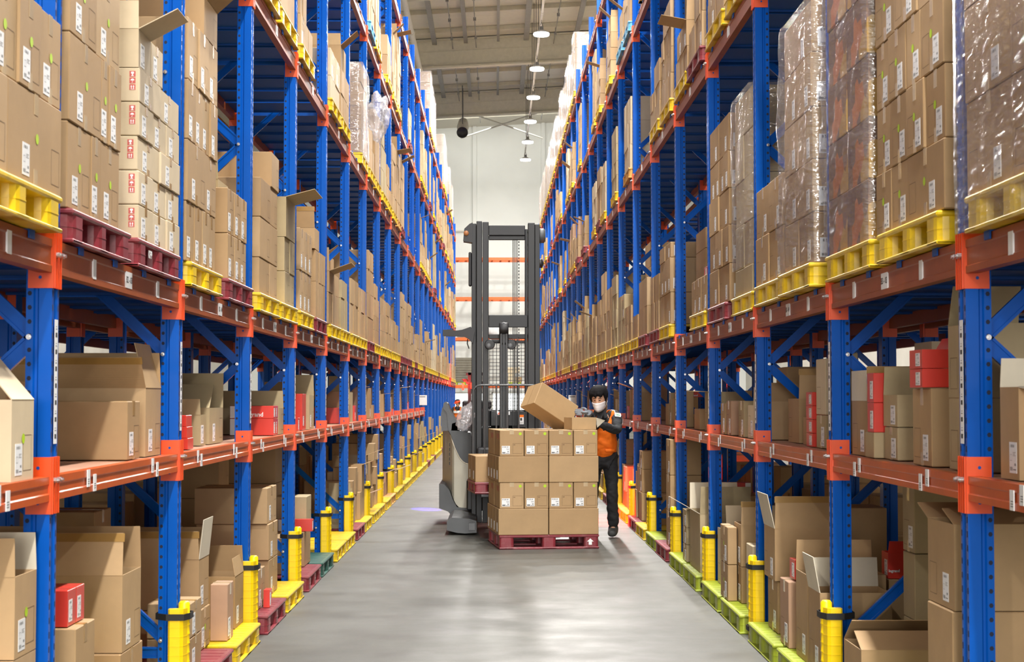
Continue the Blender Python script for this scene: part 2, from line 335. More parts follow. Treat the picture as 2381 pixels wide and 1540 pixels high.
# long rain-water pipe and the heater duct
mb = MB(); mb.tube((-2.9, 10, 14.35), (-2.9, YB, 14.2), .10, n=16)
for y_ in (36, 46, 56, 66, 76): mb.tube((-2.9, y_ - .08, 14.35 - (y_ - 10) * .00203), (-2.9, y_ + .08, 14.35 - (y_ - 10) * .00203), .125, n=16)
tag(mb.build('roof_pipe', M['pipe']), 'thick pale pipe running under the roof above the left rack', 'pipe')
d = MB(); Y = 70.0
d.lathe([(.21, 1.6), (.23, 1.2), (.23, .75), (.255, .7), (.255, .6), (.22, .5), (.23, 0), (.235, -.35), (.245, -.38)], (0, 0, 0), 22, axis='y')
du = d.build('heater_duct', M['pipe'], None, (-1.42, Y, 13.15)); du.rotation_euler = (math.radians(22), 0, 0)
e = MB(); e.lathe([(.245, -.385), (.2, -.385), (.19, -.36), (.0, -.34)], (0, 0, 0), 22, axis='y'); e.build('mouth', M['truckblk'], du)
h = MB(); h.tube((0, 1.2, .2), (0, 1.2, 1.6), .02, n=6); h.tube((0, .3, .2), (0, .3, 1.9), .02, n=6); h.build('hanger', M['steel'], du)
tag(du, 'short pale round duct with a dark mouth hanging under the roof', 'duct')
# lamps on their conduit
LX, LZ = 1.375, 12.62
LY = [48.8 + 5.2 * i for i in range(-13, 6)]
def lamp():
    t = empty('high_bay_lamp')
    b = MB(); b.lathe([(.0, .09), (.10, .09), (.14, .06), (.225, .03), (.235, .0), (.232, -.01)], n=24); b.build('housing', M['white'], t)
    b = MB(); b.lathe([(.238, -.005), (.240, -.045), (.225, -.072), (.0, -.078)], n=24); b.build('diffuser', M['lamp'], t)
    b = MB(); b.cbox(-.06, .06, -.06, .06, .09, .2, .01); b.build('driver', M['roofdark'], t)
    b = MB(); b.path([(-.05, 0, .2), (0, 0, .34), (.05, 0, .2)], .008, 6); b.tube((0, 0, .34), (0, 0, .405), .008, n=6); b.build('hanger', M['steel'], t)
    return t
lamp0 = None; ORD = ['nearest', 'second', 'third', 'fourth', 'fifth', 'sixth and farthest']
vis = [y for y in LY if y > 48]
for y in vis:
    if lamp0 is None: t = lamp0 = lamp()
    else:
        t = lamp0.copy(); COL.objects.link(t)
        for c in list(lamp0.children):
            q = c.copy(); COL.objects.link(q); q.parent = t
    t.location = (LX, y, LZ); n = vis.index(y)
    tag(t, 'glowing white round lamp over the aisle, %s from the camera' % ORD[n], 'lamp', 'high bay lamps over the aisle')
mb = MB(); mb.box(LX - .032, LX + .032, 10, 76.5, LZ + .42, LZ + .48)
for y in range(12, 76, 2): mb.box(LX - .038, LX + .038, y - .02, y + .02, LZ + .412, LZ + .49)
cd = mb.build('cable_tray', M['pipe']); tag(cd, 'white cable tray carrying the row of round lamps', 'cable tray')
h = MB()
for y in range(13, 76, 3): h.tube((LX, y, LZ + .48), (LX, y, roof_z(LX) - .02), .01, n=5)
h.build('hanger', M['steel'], cd)
# ---------------------------------------------------------------- racks
LV = {1: 1.375, 2: 2.295, 3: 4.63, 4: 6.62, 5: 8.57}
BH = {1: .095, 2: .13, 3: .13, 4: .13, 5: .13}
NODE = [(.37 + .7725 * i) for i in range(12)]
def post_mesh(s, front=True, holes=True):
    mb = MB()
    pr = [(0, -.05), (0, -.028), (-.007, -.02), (-.007, .02), (0, .028), (0, .05), (-.05, .05), (-.057, .041), (-.066, .041), (-.072, .05), (-.1, .05),
          (-.1, -.05), (-.072, -.05), (-.066, -.041), (-.057, -.041), (-.05, -.05)]
    if not front: pr = [(-.1 - a, b) for a, b in pr]
    mb.prism([(a * s, b) for a, b in pr], .006, 9.16)
    mb.box(-.104, .004, -.054, .054, 0, .006) if s > 0 else mb.box(-.004, .104, -.054, .054, 0, .006)
    if holes:
        z = .16
        while z < 9.1:
            xh = -.086 if front else -.014
            for yy in (-.0504, .0504):
                mb.add([(s * (xh + .009 * math.cos(t)), yy, z + .010 * math.sin(t)) for t in [PI * q / 3 for q in range(6)]], [tuple(range(6))], 1)
            xf = .0004 if front else -.1004
            for yc in (-.038, .038): mb.quad(*[(s * xf, yc + a, z + b) for a, b in ((-.006, -.012), (.006, -.012), (.006, .012), (-.006, .012))], m=1)
            z += .055
        for i, zn in enumerate(NODE):
            if (i % 2 == 0) == front:
                xh = -.086 if front else -.014
                mb.tube((s * xh, -.05, zn), (s * xh, -.062, zn), .011, n=8, m=2); mb.tube((s * xh, -.062, zn), (s * xh, -.07, zn), .006, n=8, m=2)
    return mb.mesh('upright_post', [M['blue'], M['hole'], M['zinc']])
def beam_prof(lv):
    h = BH[lv]; t = LV[lv]
    return [(0, t - h), (0, t - h + .026), (-.005, t - h + .031), (-.005, t - .034), (0, t - .029), (0, t), (-.05, t), (-.05, t - h)]
def beam_shape(mb, lv, s, y0, y1, xf=0., rear=False, m=0):
    pr = [((-a - .98 if rear else a) * s + xf, b) for a, b in beam_prof(lv)]
    mb.prism(pr, y0, y1, 'y', m)
def conn_shape(mb, lv, s, y, near, m=0, mh=1, mz=2):
    """end connector of a beam at post centre y; near: the beam leaves this post away from the camera"""
    z0, z1 = (LV[lv] - .145, LV[lv] + .075) if lv == 1 else (LV[lv] - .19, LV[lv] + .03)
    ya, yb = (y + .004, y + .05) if near else (y - .05, y - .004)
    def bx(x0, x1, *r):
        a, b = sorted((x0 * s, x1 * s)); mb.box(a, b, *r)
    bx(.0, .007, ya, yb, z0, z1, m)
    bx(.007, .012, ya + .004, ya + .012, z0, z1, m); bx(.007, .012, yb - .012, yb - .004, z0, z1, m)
    yc, yd = (yb, yb + .006) if near else (ya - .006, ya)
    bx(-.092, .007, yc, yd, z0, z1, m)
    yf = yd + .0006 if near else yc - .0006
    for zz in ([z0 + .042] + ([z1 - .042] if lv == 1 else [])):
        mb.add([(s * (-.045 + .007 * math.cos(t)), yf, zz + .007 * math.sin(t)) for t in [PI * q / 4 for q in range(8)]], [tuple(range(8))], mh)
    ym = (ya + yb) / 2; zc = (z0 + z1) / 2 + .02
    mb.tube((.007 * s, ym, zc), (.026 * s, ym, zc), .011, n=8, m=mz); mb.tube((.026 * s, ym, zc), (.034 * s, ym, zc), .007, n=8, m=mz)
def bar_shape(mb, lv, s, y, w=.53, hook=True):
    t = LV[lv]
    a, b = sorted((-.052 * s, -.928 * s)); mb.box(a, b, y - w / 2, y + w / 2, t - .045, t - .004)
    mb.box(a, b, y - w / 2 - .006, y - w / 2, t - .06, t - .004); mb.box(a, b, y + w / 2, y + w / 2 + .006, t - .06, t - .004)
    if hook:
        a, b = sorted((.010 * s, -.06 * s)); mb.box(a, b, y - .035, y + .035, t + .0005, t + .005)
        a, b = sorted((.010 * s, .004 * s)); mb.box(a, b, y - .035, y + .035, t - .028, t + .0)
def brace_shape(mb, p0, p1, s, y):
    (x0, z0), (x1, z1) = p0, p1; L = math.hypot(x1 - x0, z1 - z0); a = math.atan2(z1 - z0, x1 - x0)
    R = Matrix.Translation((x0, y, z0)) @ Matrix.Rotation(-a, 4, 'Y')
    mb.box(0, L, -.014, .014, -.028, .028, mat=R); mb.box(0, L, -.020, -.014, .018, .030, mat=R); mb.box(0, L, -.020, -.014, -.030, -.018, mat=R)
BAR_Y = [.36 + .61 * i for i in range(4)]
_pm = {}
def rack(name, s, xf, posts, bays, levels, label, detail, shelf_to=99, rowletter=None, y_ref=0, brace_to=5, indiv_bar=()):
    root = empty('pallet_rack', (xf, PY(posts[0]), 0)); tag(root, label, 'pallet rack')
    def ly(k): return PY(k) - PY(posts[0])
    kf = ('f', s, detail > 0); kr = ('r', s, detail > 1)
    if kf not in _pm: _pm[kf] = post_mesh(s, True, detail > 0)
    if kr not in _pm: _pm[kr] = post_mesh(s, False, detail > 1)
    pobj = {}
    for k in posts:
        pobj[k] = link('upright_post', _pm[kf], root, (0, ly(k), 0))
        link('rear_post', _pm[kr], root, (-.88 * s, ly(k), 0))
        if detail > 1 and 0 <= k < 8:
            st = MB(); r2 = random.Random(k)
            a, b = sorted((.0012 * s, .0022 * s)); st.box(a, b, -.012, .034, 1.50, 1.985, 0)
            for q in range(7):
                z = 1.52 + q * .066; a, b = sorted((.0023 * s, .0027 * s)); st.box(a, b, .000, .024, z, z + .018, 1); st.box(a, b, .002, .022, z + .030, z + .034, 2); st.box(a, b, .004, .018, z + .040, z + .043, 2)
            st.build('location_strip', [M['label'], M['print'], M['printsoft']], pobj[k])
            if k < 5:
                st = MB(); a, b = sorted((.0012 * s, .002 * s))
                for q in range(3): st.box(a, b, -.02 + .004 * q, .02, 1.47 - .075 * q - .05 - (1.15 if False else 0), 1.47 - .075 * q - .012, 0)
    bstuff, bm_far, cn = MB(), MB(), None
    for k in bays:
        for lv in levels:
            if lv == 1 and k > shelf_to: continue
            last = (k == 13 and shelf_to < 99); y0, y1 = ly(k) + .056, ly(k + 1) - (.09 if last else .056)
            if detail:
                mb = MB(); beam_shape(mb, lv, s, y0 - ly(k), y1 - ly(k))
                near = detail > 1 and k < 7
                mats = [M['orange_shaded1' if lv == 1 else 'orange_shaded'], M['orange'], M['bluebar'], M['zinc']]
                if not near:
                    conn_shape(mb, lv, s, 0, True, 1, 2, 3)
                    if not last: conn_shape(mb, lv, s, BAY, False, 1, 2, 3)
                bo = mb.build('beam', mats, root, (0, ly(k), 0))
                if near:
                    for nn, yy in ((True, 0), (False, BAY)):
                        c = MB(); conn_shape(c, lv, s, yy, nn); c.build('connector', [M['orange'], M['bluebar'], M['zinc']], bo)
                if lv == 2 and k < 12:
                    for dy, big in ((-.66, 0), (0.0, 1), (.66, 0)):
                        yy = BAY / 2 + dy; z = LV[2] - .065
                        c = MB(); a, b = sorted((-.0045 * s, .002 * s)); w, hh = (.062, .038) if big else (.026, .042)
                        c.box(a, b, yy - w, yy + w, z - hh, z + hh)
                        o = c.build('location_label', M['label'], bo)
                        if big and k < 7: put_text('%s - %02d' % (rowletter, k + 3), .042, M['print'], o, (.0026 * s, yy, z), '+x' if s > 0 else '-x', .0008)
                elif lv == 1:
                    for dy in (-.68, .62):
                        for q, dz in ((-.055, .012), (.055, -.012)):
                            yy = BAY / 2 + dy + q; z = LV[1] - .047 + dz * (1 if s > 0 else 1)
                            c = MB(); a, b = sorted((.0006 * s, .004 * s)); c.box(a, b, yy - .023, yy + .023, z - .036, z + .036)
                            for t in range(3): a2, b2 = sorted((.0041 * s, .0045 * s)); c.box(a2, b2, yy - .016, yy + .010, z - .024 + .009 * t, z - .020 + .009 * t, 1)
                            c.build('price_tag', [M['label'], M['printsoft']], bo)
                elif lv == 3 and k < 8:
                    c = MB(); a, b = sorted((-.0045 * s, .002 * s)); yy = BAY / 2; z = LV[lv] - .065; c.box(a, b, yy - .05, yy + .05, z - .04, z + .04); c.build('location_label', M['label'], bo)
            else:
                beam_shape(bstuff, lv, s, y0, y1); conn_shape(bstuff, lv, s, ly(k), True, 1, 1, 1); conn_shape(bstuff, lv, s, ly(k + 1), False, 1, 1, 1)
            beam_shape(bstuff, lv, s, y0, y1, rear=True)
            for yy in ((ly(k), ly(k + 1)) if k == bays[-1] and not last else (ly(k),)):
                z0, z1 = LV[lv] - .19, LV[lv] + .03; a, b = sorted((-.978 * s, -.988 * s)); bstuff.box(a, b, yy - .05, yy + .05, z0, z1, 1); a, b = sorted((-.885 * s, -.978 * s)); bstuff.box(a, b, yy - .058, yy - .0505, z0, z1, 1)
            if lv == 1:
                c = MB(); a, b = sorted((-.052 * s, -.928 * s)); c.box(a, b, y0, y1, LV[1] - .022, LV[1] - .004)
                c.build('shelf_board', M['board'], root) if detail else c.build('shelf_board', M['board'], root)
            else:
                for i, by in enumerate(BAR_Y):
                    if (lv, k) in indiv_bar:
                        c = MB(); bar_shape(c, lv, s, 0, hook=True); c.build('support_bar', M['bluebar'], root, (0, ly(k) + by, 0))
                    else: bar_shape(bm_far, lv, s, ly(k) + by, hook=True)
    br = MB()
    for k in posts:
        for i in range(len(NODE) - 1):
            xa, xb = (-.075, -.90) if i % 2 == 0 else (-.90, -.075)
            if k < brace_to and i < 6:
                c = MB(); brace_shape(c, (xa * s, NODE[i]), (xb * s, NODE[i + 1]), s, 0); c.build('brace', M['blue'], root, (0, ly(k), 0))
            else: brace_shape(br, (xa * s, NODE[i]), (xb * s, NODE[i + 1]), s, ly(k))
        brace_shape(br, (-.075 * s, .30), (-.90 * s, .30), s, ly(k)); brace_shape(br, (-.075 * s, 9.02), (-.90 * s, 9.02), s, ly(k))
    if br.v: stuff(br.build('bracing', M['blue'], root))
    if bm_far.v: stuff(bm_far.build('deck_bars', M['bluebar'], root))
    if bstuff.v: stuff(bstuff.build('rear_beams' if detail else 'beams', [M['orange_shaded'], M['orange']], root))
    return root
IND = [(2, k) for k in range(-1, 10)] + [(3, k) for k in range(0, 12)]
rack('rl', 1, XL, list(range(-1, 14)), list(range(-1, 14)), (1, 2, 3, 4, 5), 'blue and orange pallet rack lining the left side of the aisle, nearer run', 2, 12, 'B2', indiv_bar=IND)
rack('rr', -1, XR, list(range(-1, 14)), list(range(-1, 14)), (1, 2, 3, 4, 5), 'blue and orange pallet rack lining the right side of the aisle, nearer run', 2, 12, 'B3', indiv_bar=IND)
rack('rl2', 1, XL, list(range(14, NP)), list(range(14, NP - 1)), (2, 3, 4, 5), 'left blue rack continuing past the tall post toward the back wall', 1, brace_to=0)
rack('rr2', -1, XR, list(range(14, NP)), list(range(14, NP - 1)), (2, 3, 4, 5), 'right blue rack continuing past the tall post toward the back wall', 1, brace_to=0)
rack('rl3', -1, XL - 1.18 - .98, list(range(-1, 12)), list(range(-1, 11)), (1, 2, 3, 4), 'blue rack standing back to back behind the left rack', 0, brace_to=0)
rack('rr3', 1, XR + 1.18 + .98, list(range(-1, 12)), list(range(-1, 11)), (1, 2, 3, 4), 'blue rack standing back to back behind the right rack', 0, brace_to=0)
# ---------------------------------------------------------------- cartons and pallets
def goods_mat():
    m, nt, b = new_mat('printed_goods_wrap'); L = nt.links.new
    tc = nd(nt, 'ShaderNodeTexCoord'); v = nd(nt, 'ShaderNodeTexVoronoi', i={'Scale': 9.}); L(tc.outputs['Object'], v.inputs['Vector'])
    s = nd(nt, 'ShaderNodeSeparateColor'); L(v.outputs['Color'], s.inputs[0])
    r = ramp(nt, [(0, (.17, .09, .05)), (.3, (.26, .14, .07)), (.52, (.20, .11, .07)), (.64, (.55, .17, .03)), (.76, (.08, .07, .24)), (.86, (.55, .32, .06))]); r.color_ramp.interpolation = 'CONSTANT'
    L(s.outputs[0], r.inputs['Fac']); L(r.outputs['Color'], b.inputs['Base Color']); b.inputs['Roughness'].default_value = .4
    return m
M['goods'] = goods_mat()
BODY = {'card': 'card', 'cream': 'cream', 'olive': 'olive', 'pink': 'pink', 'red': 'redbox', 'goods': 'goods', 'grey': 'greyblock'}
def Yof(u, X): return F_PX * abs(X) / abs(1152 - u)
def zof(v, Y): return EYE + (925 - v) * Y / F_PX
ITEMS = []; PALS = []; FILMS = []
def item(**k):
    k.setdefault('kind', 'card'); k.setdefault('flaps', None); k.setdefault('feat', None); k.setdefault('rz', 0.); k.setdefault('force', False); k.setdefault('text', None)
    ITEMS.append(k); return k
ORDW = ('first second third fourth fifth sixth seventh eighth ninth tenth eleventh twelfth thirteenth fourteenth fifteenth sixteenth seventeenth eighteenth nineteenth twentieth '
        'twenty-first twenty-second twenty-third twenty-fourth twenty-fifth twenty-sixth twenty-seventh').split()
def bayname(k): return 'nearest bay' if k == -1 else ORDW[k + 1] + ' bay'
TIER = {0: 'floor', 1: 'shelf', 2: 'lower pallet', 3: 'middle pallet', 4: 'upper pallet', 5: 'top pallet'}
NOUN = {'card': 'brown', 'cream': 'cream', 'olive': 'olive', 'pink': 'rosy brown', 'red': 'red', 'goods': 'dark printed', 'grey': 'grey'}
PALN = {'y': 'yellow', 'r': 'maroon', 'g': 'lime', 'w': 'amber', 't': 'dark green', 'b': 'sky blue'}
def rowname(i, n): return 'only row' if n == 1 else 'bottom row' if i == 0 else 'top row' if i == n - 1 else ORDW[i] + ' row'
def colname(j, n):
    return {1: 'sole', 2: ('near', 'far')[min(j, 1)], 3: ('near', 'middle', 'far')[min(j, 2)]}.get(n, ('nearest', 'second', 'third', 'fourth', 'fifth', 'sixth')[j] if j < n - 1 else 'farthest')
def load(side, tier, bay, slot, col, X, y0, y1, rows, W=.5, kind='card', layers=2, zb=None, film=None, pal=True, py=None, feat=None, up=None):
    s = 1 if side == 'left' else -1
    base = 0.0 if tier == 0 else LV[tier] + .006
    z = base + .14 if zb is None else zb
    sn = ('near', 'far')[slot] if slot in (0, 1) else str(slot)
    if pal:
        pc = (y0 + y1) / 2 if py is None else py
        PALS.append(dict(side=side, s=s, x=X + s * .02, y=pc, z=base, col=col, lbl='%s plastic pallet, %s of two in %s, %s %s tier' % (PALN[col], 'nearer' if slot == 0 else 'farther', bayname(bay), side, TIER[tier])))
    n = len(rows); zt = z
    for i, r in enumerate(rows):
        h, nc = r[0], r[1]; o = r[2] if len(r) > 2 else {}
        a, b = o.get('y', (y0, y1)); cuts = o.get('cuts') or [j / nc for j in range(nc + 1)]; kd = o.get('kind', kind); xo = o.get('x', 0)
        for lay in range(layers):
            for j in range(nc):
                ya, yb = a + (b - a) * cuts[j] + .003, a + (b - a) * cuts[j + 1] - .003
                jit = rng.uniform(-.012, .012)
                xa = X - s * (xo + .0 + lay * (W + .02)) - s * abs(jit) * (1 if lay == 0 else 0); xb = xa - s * W
                lb = '%s carton, %s%s %s, %s %s pallet, %s, %s %s tier' % (NOUN[kd], 'rear ' if lay else '', rowname(i, n), colname(j, nc), sn, PALN[col], bayname(bay), side, TIER[tier])
                item(kind=kd, s=s, x0=xa, x1=xb, y0=ya, y1=yb, z0=zt, z1=zt + h - .003, lbl=lb, rz=rng.uniform(-.004, .004), flaps=o.get('flaps') if lay == 0 and j == 0 else None, feat=o.get('feat', feat) if lay == 0 else 'none')
        zt += h
    if film: FILMS.append(dict(s=s, x0=X, x1=X - s * (W * layers + .02), y0=y0, y1=y1, z0=z - film.get('drop', .0), z1=zt, **{k: v for k, v in film.items() if k != 'drop'}))
    return zt
def man(side, X, u0, u1, zb, vt, W, lbl, kind='card', flaps=None, feat=None, zt=None, y0=None, y1=None, text=None, force=True, rz=0.):
    """one carton: aisle face on plane X between pixel columns u0 (near) and u1 (far) of the photograph"""
    s = 1 if side == 'left' else -1
    a = Yof(u0, X) if y0 is None else y0; b = (Yof(u1, X) if u1 else a + .4) if y1 is None else y1
    z1 = zof(vt, a) if zt is None else zt
    return item(kind=kind, s=s, x0=X, x1=X - s * W, y0=a, y1=b, z0=zb, z1=z1 - .003, lbl=lbl, flaps=flaps, feat=feat, force=force, text=text, rz=rz)
# --- lower pallet tier, left
Z2 = 2.441
X = -1.705
load('left', 2, -1, 1, 'y', -1.655, 5.10, 6.24, [(.335, 2, {'cuts': (0, .4, 1)}), (.335, 4)], feat='ld')
load('left', 2, 0, 0, 'r', X, 6.54, 7.44, [(.353, 3, {'cuts': (0, .42, .6, 1)}), (.36, 3, {'cuts': (0, .6, .75, 1)}), (.36, 2), (.36, 2)], py=7.06, W=.52, feat='ld')
load('left', 2, 0, 1, 'r', X, 7.82, 8.84, [(.165, 3), (.165, 3), (.165, 2), (.165, 3), (.165, 2), (.19, 2, {'y': (7.82, 8.4), 'flaps': 'n:-8 a:62'})], W=.42, kind='cream', py=8.26, feat='l')
load('left', 2, 1, 0, 'y', X, 9.07, 10.02, [(.335, 4), (.345, 2, {'cuts': (0, .58, 1)}), (.337, 4), (.35, 3, {'flaps': None})], py=9.62, W=.5, feat='lt')
man('left', -1.71, None, None, Z2 + 1.37, None, .45, 'brown open carton with raised flap atop the fourth row, third bay, left lower pallet tier', zt=Z2 + 1.60, y0=9.55, y1=10.0, flaps='a:48 n:5')
load('left', 2, 1, 1, 'r', X, 10.46, 11.26, [(.294, 3), (.294, 3)], py=10.9, W=.5, feat='lt')
man('left', -1.80, None, None, Z2 + .59, None, .42, 'pale open carton atop the maroon pallet load, third bay, left lower tier', 'olive', 'n:0 r:0', zt=Z2 + .66, y0=10.6, y1=11.0)
load('left', 2, 2, 0, 'y', X, 11.88, 12.85, [(.262, 2, {'cuts': (0, .55, 1)}), (.296, 2, {'cuts': (0, .55, 1)}), (.29, 2, {'cuts': (0, .55, 1)}), (.27, 1, {'y': (12.45, 12.88)})], py=12.3, W=.62, layers=1, feat='nf')
load('left', 2, 2, 1, 'y', X, 13.3, 13.93, [(.27, 2), (.28, 2), (.33, 1, {'flaps': 'a:75'})], py=13.46, W=.55, kind='olive')
load('left', 2, 3, 0, 'y', X, 14.3, 15.2, [(.36, 3), (.37, 3)], py=14.75, feat='l')
load('left', 2, 3, 1, 'r', X, 15.6, 16.4, [(.35, 4), (.30, 3, {'flaps': None})], py=15.95, feat='l')
man('left', -1.72, None, None, Z2 + .66, None, .5, 'brown open carton atop the maroon pallet load, fifth bay, left lower tier', zt=Z2 + .86, y0=15.55, y1=15.95, flaps='n:4 r:0')
load('left', 2, 4, 0, 'y', X, 16.85, 17.9, [(.33, 3), (.22, 2, {'flaps': 'a:70 n:0'})], py=17.4)
load('left', 2, 4, 1, 'y', X, 18.15, 18.9, [(.35, 2), (.2, 2)], py=18.6, kind='olive')
load('left', 2, 5, 0, 'y', X, 19.4, 20.4, [(.36, 3), (.3, 2), (.3, 2, {'x': .3, 'flaps': 'a:55 n:0'})], py=19.9)
load('left', 2, 5, 1, 'y', X, 20.6, 21.6, [(.33, 4), (.3, 3)], py=21.1)
# big cartons seen over the fifth and sixth loads
for q, (za, zb_) in enumerate(((0, .35), (.35, .72), (.72, 1.06))):
    man('left', -2.18, None, None, Z2 + za, None, .6, 'big shaded carton, %s of the rear stack, sixth bay, left lower pallet tier' % ('bottom', 'middle', 'top')[q], zt=Z2 + zb_, y0=20.55, y1=21.2)
# --- lower pallet tier, right
X = 1.80
load('right', 2, -1, 1, 'y', 1.79, 5.08, 6.20, [(.36, 2), (.36, 2), (.36, 2), (.36, 2)], kind='card', film=dict(drop=.136, lump=.012, g=.032, lbl='clear stretch film around the nearest pallet load, right lower pallet tier'), feat='l')
load('right', 2, 0, 0, 'y', X, 6.54, 7.72, [(.29, 3, {'cuts': (0, .5, .75, 1)}), (.303, 4), (.303, 4, {'cuts': (0, .3, .5, .78, 1)}), (.303, 3), (.303, 3)], py=7.1, feat='ld')
load('right', 2, 0, 1, 'y', X, 7.86, 8.82, [(.30, 2), (.30, 2), (.31, 2), (.31, 2), (.31, 2)], kind='goods', py=8.3, film=dict(drop=.0, lump=.05, lbl='glossy stretch film around the dark printed load, second bay, right lower pallet tier'), feat='none')
load('right', 2, 1, 0, 'y', 1.775, 9.15, 10.03, [(.288, 2), (.297, 2), (.297, 2), (.31, 2), (.30, 1)], py=9.65, film=dict(drop=.0, lump=.045, lbl='baggy stretch film bulging toward the aisle, third bay, right lower pallet tier'), feat='L')
load('right', 2, 1, 1, 'y', X, 10.25, 11.3, [(.33, 2), (.33, 2)], py=10.75, feat='l')
load('right', 2, 2, 0, 'y', 1.835, 11.66, 12.5, [(.2, 2), (.33, 2), (.33, 2), (.33, 2), (.30, 1)], py=12.1, kind='olive', film=dict(drop=-.2, lump=.03, lbl='grey stretch film around the tall olive-brown load, fourth bay, right lower pallet tier'), feat='none')
load('right', 2, 2, 1, 'r', 1.83, 12.84, 13.97, [(.30, 2), (.306, 3), (.29, 2), (.296, 4), (.303, 2)], py=13.45, feat='L')
load('right', 2, 3, 0, 'y', 1.83, 14.15, 15.33, [(.315, 3)], py=14.75, feat='l')
item(kind='red', s=-1, x0=1.86, x1=2.05, y0=14.35, y1=14.55, z0=Z2 + .315, z1=Z2 + .315 + .08, lbl='small red and white carton on the low load, fifth bay, right lower pallet tier', force=True)
load('right', 2, 3, 1, 'y', 2.0, 15.55, 16.3, [(.33, 2), (.34, 2), (.20, 1)], py=15.9, W=.6, layers=1)
load('right', 2, 4, 0, 'y', X, 16.85, 17.9, [(.33, 3), (.36, 3), (.16, 2)], py=17.35, feat='L')
load('right', 2, 4, 1, 'r', X, 18.1, 19.0, [(.32, 4), (.30, 3, {'kind': 'pink'})], py=18.5)
load('right', 2, 5, 0, 'r', X, 19.45, 20.6, [(.34, 3), (.34, 3)], py=20.0)
load('right', 2, 5, 1, 'y', X, 20.7, 21.5, [(.3, 3)], py=21.12)
for q in range(4):
    man('right', 2.1, None, None, Z2 + .34 * q, None, .7, 'wide shaded carton, %s of the tall rear stack, seventh bay, right lower pallet tier' % ('bottom', 'second', 'third', 'top')[q], zt=Z2 + .34 * (q + 1), y0=22.2, y1=22.9)
# --- shelf tier, left
ZS = LV[1] + .001
man('left', -1.735, 32, 83, ZS - .03 + .03, 928, .5, 'cream carton with open top on the nearest shelf edge, left rack', 'cream', 'a:-40 r:0', feat='ld')
man('left', -1.79, 319, 346, ZS, 932, .85, 'long low brown carton lying along the second bay shelf, left rack', 'card', None, feat='lt', y0=8.0, y1=8.28)
man('left', -1.80, 390, None, ZS, 901, .80, 'long open brown carton behind the low one, second bay shelf, left rack', 'card', 'n:35 f:-5 a:-15', feat='l', y0=8.46, y1=8.84)
man('left', -2.63, None, None, ZS, None, .24, 'cream taped carton at the back of the second bay shelf, left rack', 'cream', 'n:0', zt=ZS + .33, y0=8.5, y1=8.85)
man('left', -2.05, None, None, ZS, None, .5, 'shaded brown carton at the back of the nearest shelf bay, left rack', 'card', None, zt=ZS + .38, y0=6.9, y1=7.3)
for q, (a, b) in enumerate(((0, .066), (.067, .133), (.134, .20))):
    item(kind='red', s=1, x0=-1.80 - .005 * q, x1=-2.0, y0=9.62, y1=9.80, z0=ZS + a, z1=ZS + b, lbl='small red carton, %s of three stacked, third bay shelf, left rack' % ('bottom', 'middle', 'top')[q], force=True)
man('left', -1.865, 478, 488, ZS, 964, .40, 'brown carton with raised front flap, third bay shelf, left rack', 'olive', 'n:0', feat='l', y0=10.40, y1=10.58)
man('left', -1.865, 507, None, ZS, 948, .42, 'gaping brown carton with splayed flaps, third bay shelf, left rack', 'olive', 'n:-50 f:12 r:5', feat='lt', y0=10.72, y1=11.25)
for q in range(2):
    item(kind='red', s=1, x0=-1.79, x1=-2.14, y0=13.25, y1=13.42, z0=ZS + .137 * q, z1=ZS + .137 * q + (.135, .10)[q], lbl='red and white glossy carton, %s of two, fourth bay shelf, left rack' % ('lower', 'upper')[q], force=True, text='legrand' if q else None)
    item(kind='red', s=1, x0=-1.80, x1=-2.14, y0=13.44, y1=13.60, z0=ZS + .137 * q, z1=ZS + .137 * q + (.13, .10)[q], lbl='red carton behind the glossy pair, %s, fourth bay shelf, left rack' % ('lower', 'upper')[q], force=True)
man('left', -1.80, None, None, ZS, None, .55, 'brown tray carton with curled rim, fourth bay shelf, left rack', 'olive', 'r:-5 f:0', zt=ZS + .22, y0=13.66, y1=13.95)
man('left', -1.80, None, None, ZS, None, .10, 'narrow upright brown carton beside the post, fifth bay shelf, left rack', 'olive', 'f:0', zt=ZS + .33, y0=14.25, y1=14.6, feat='l')
item(kind='red', s=1, x0=-1.80, x1=-2.0, y0=15.3, y1=15.6, z0=ZS, z1=ZS + .34, lbl='tall red carton on the fifth bay shelf, left rack', force=True)
item(kind='red', s=1, x0=-1.84, x1=-1.99, y0=14.95, y1=15.1, z0=ZS, z1=ZS + .19, lbl='open red carton in front of the tall red one, fifth bay shelf, left rack', force=True, flaps='n:70 r:20')
item(kind='red', s=1, x0=-1.80, x1=-1.84, y0=14.98, y1=15.12, z0=ZS, z1=ZS + .12, lbl='slim red carton at the shelf edge, fifth bay, left rack', force=True)
item(kind='red', s=1, x0=-2.03, x1=-2.07, y0=14.7, y1=14.86, z0=ZS, z1=ZS + .12, lbl='slim red carton behind the open red one, fifth bay shelf, left rack', force=True)
man('left', -1.78, None, None, ZS, None, .22, 'tall brown carton with raised flap past the red ones, fifth bay shelf, left rack', 'olive', 'f:0', zt=ZS + .33, y0=15.7, y1=16.1, feat='l')
man('left', -1.82, None, None, ZS, None, .5, 'wide brown carton with red mark, fifth bay shelf, left rack', 'card', 'f:2', zt=ZS + .34, y0=16.2, y1=16.45)
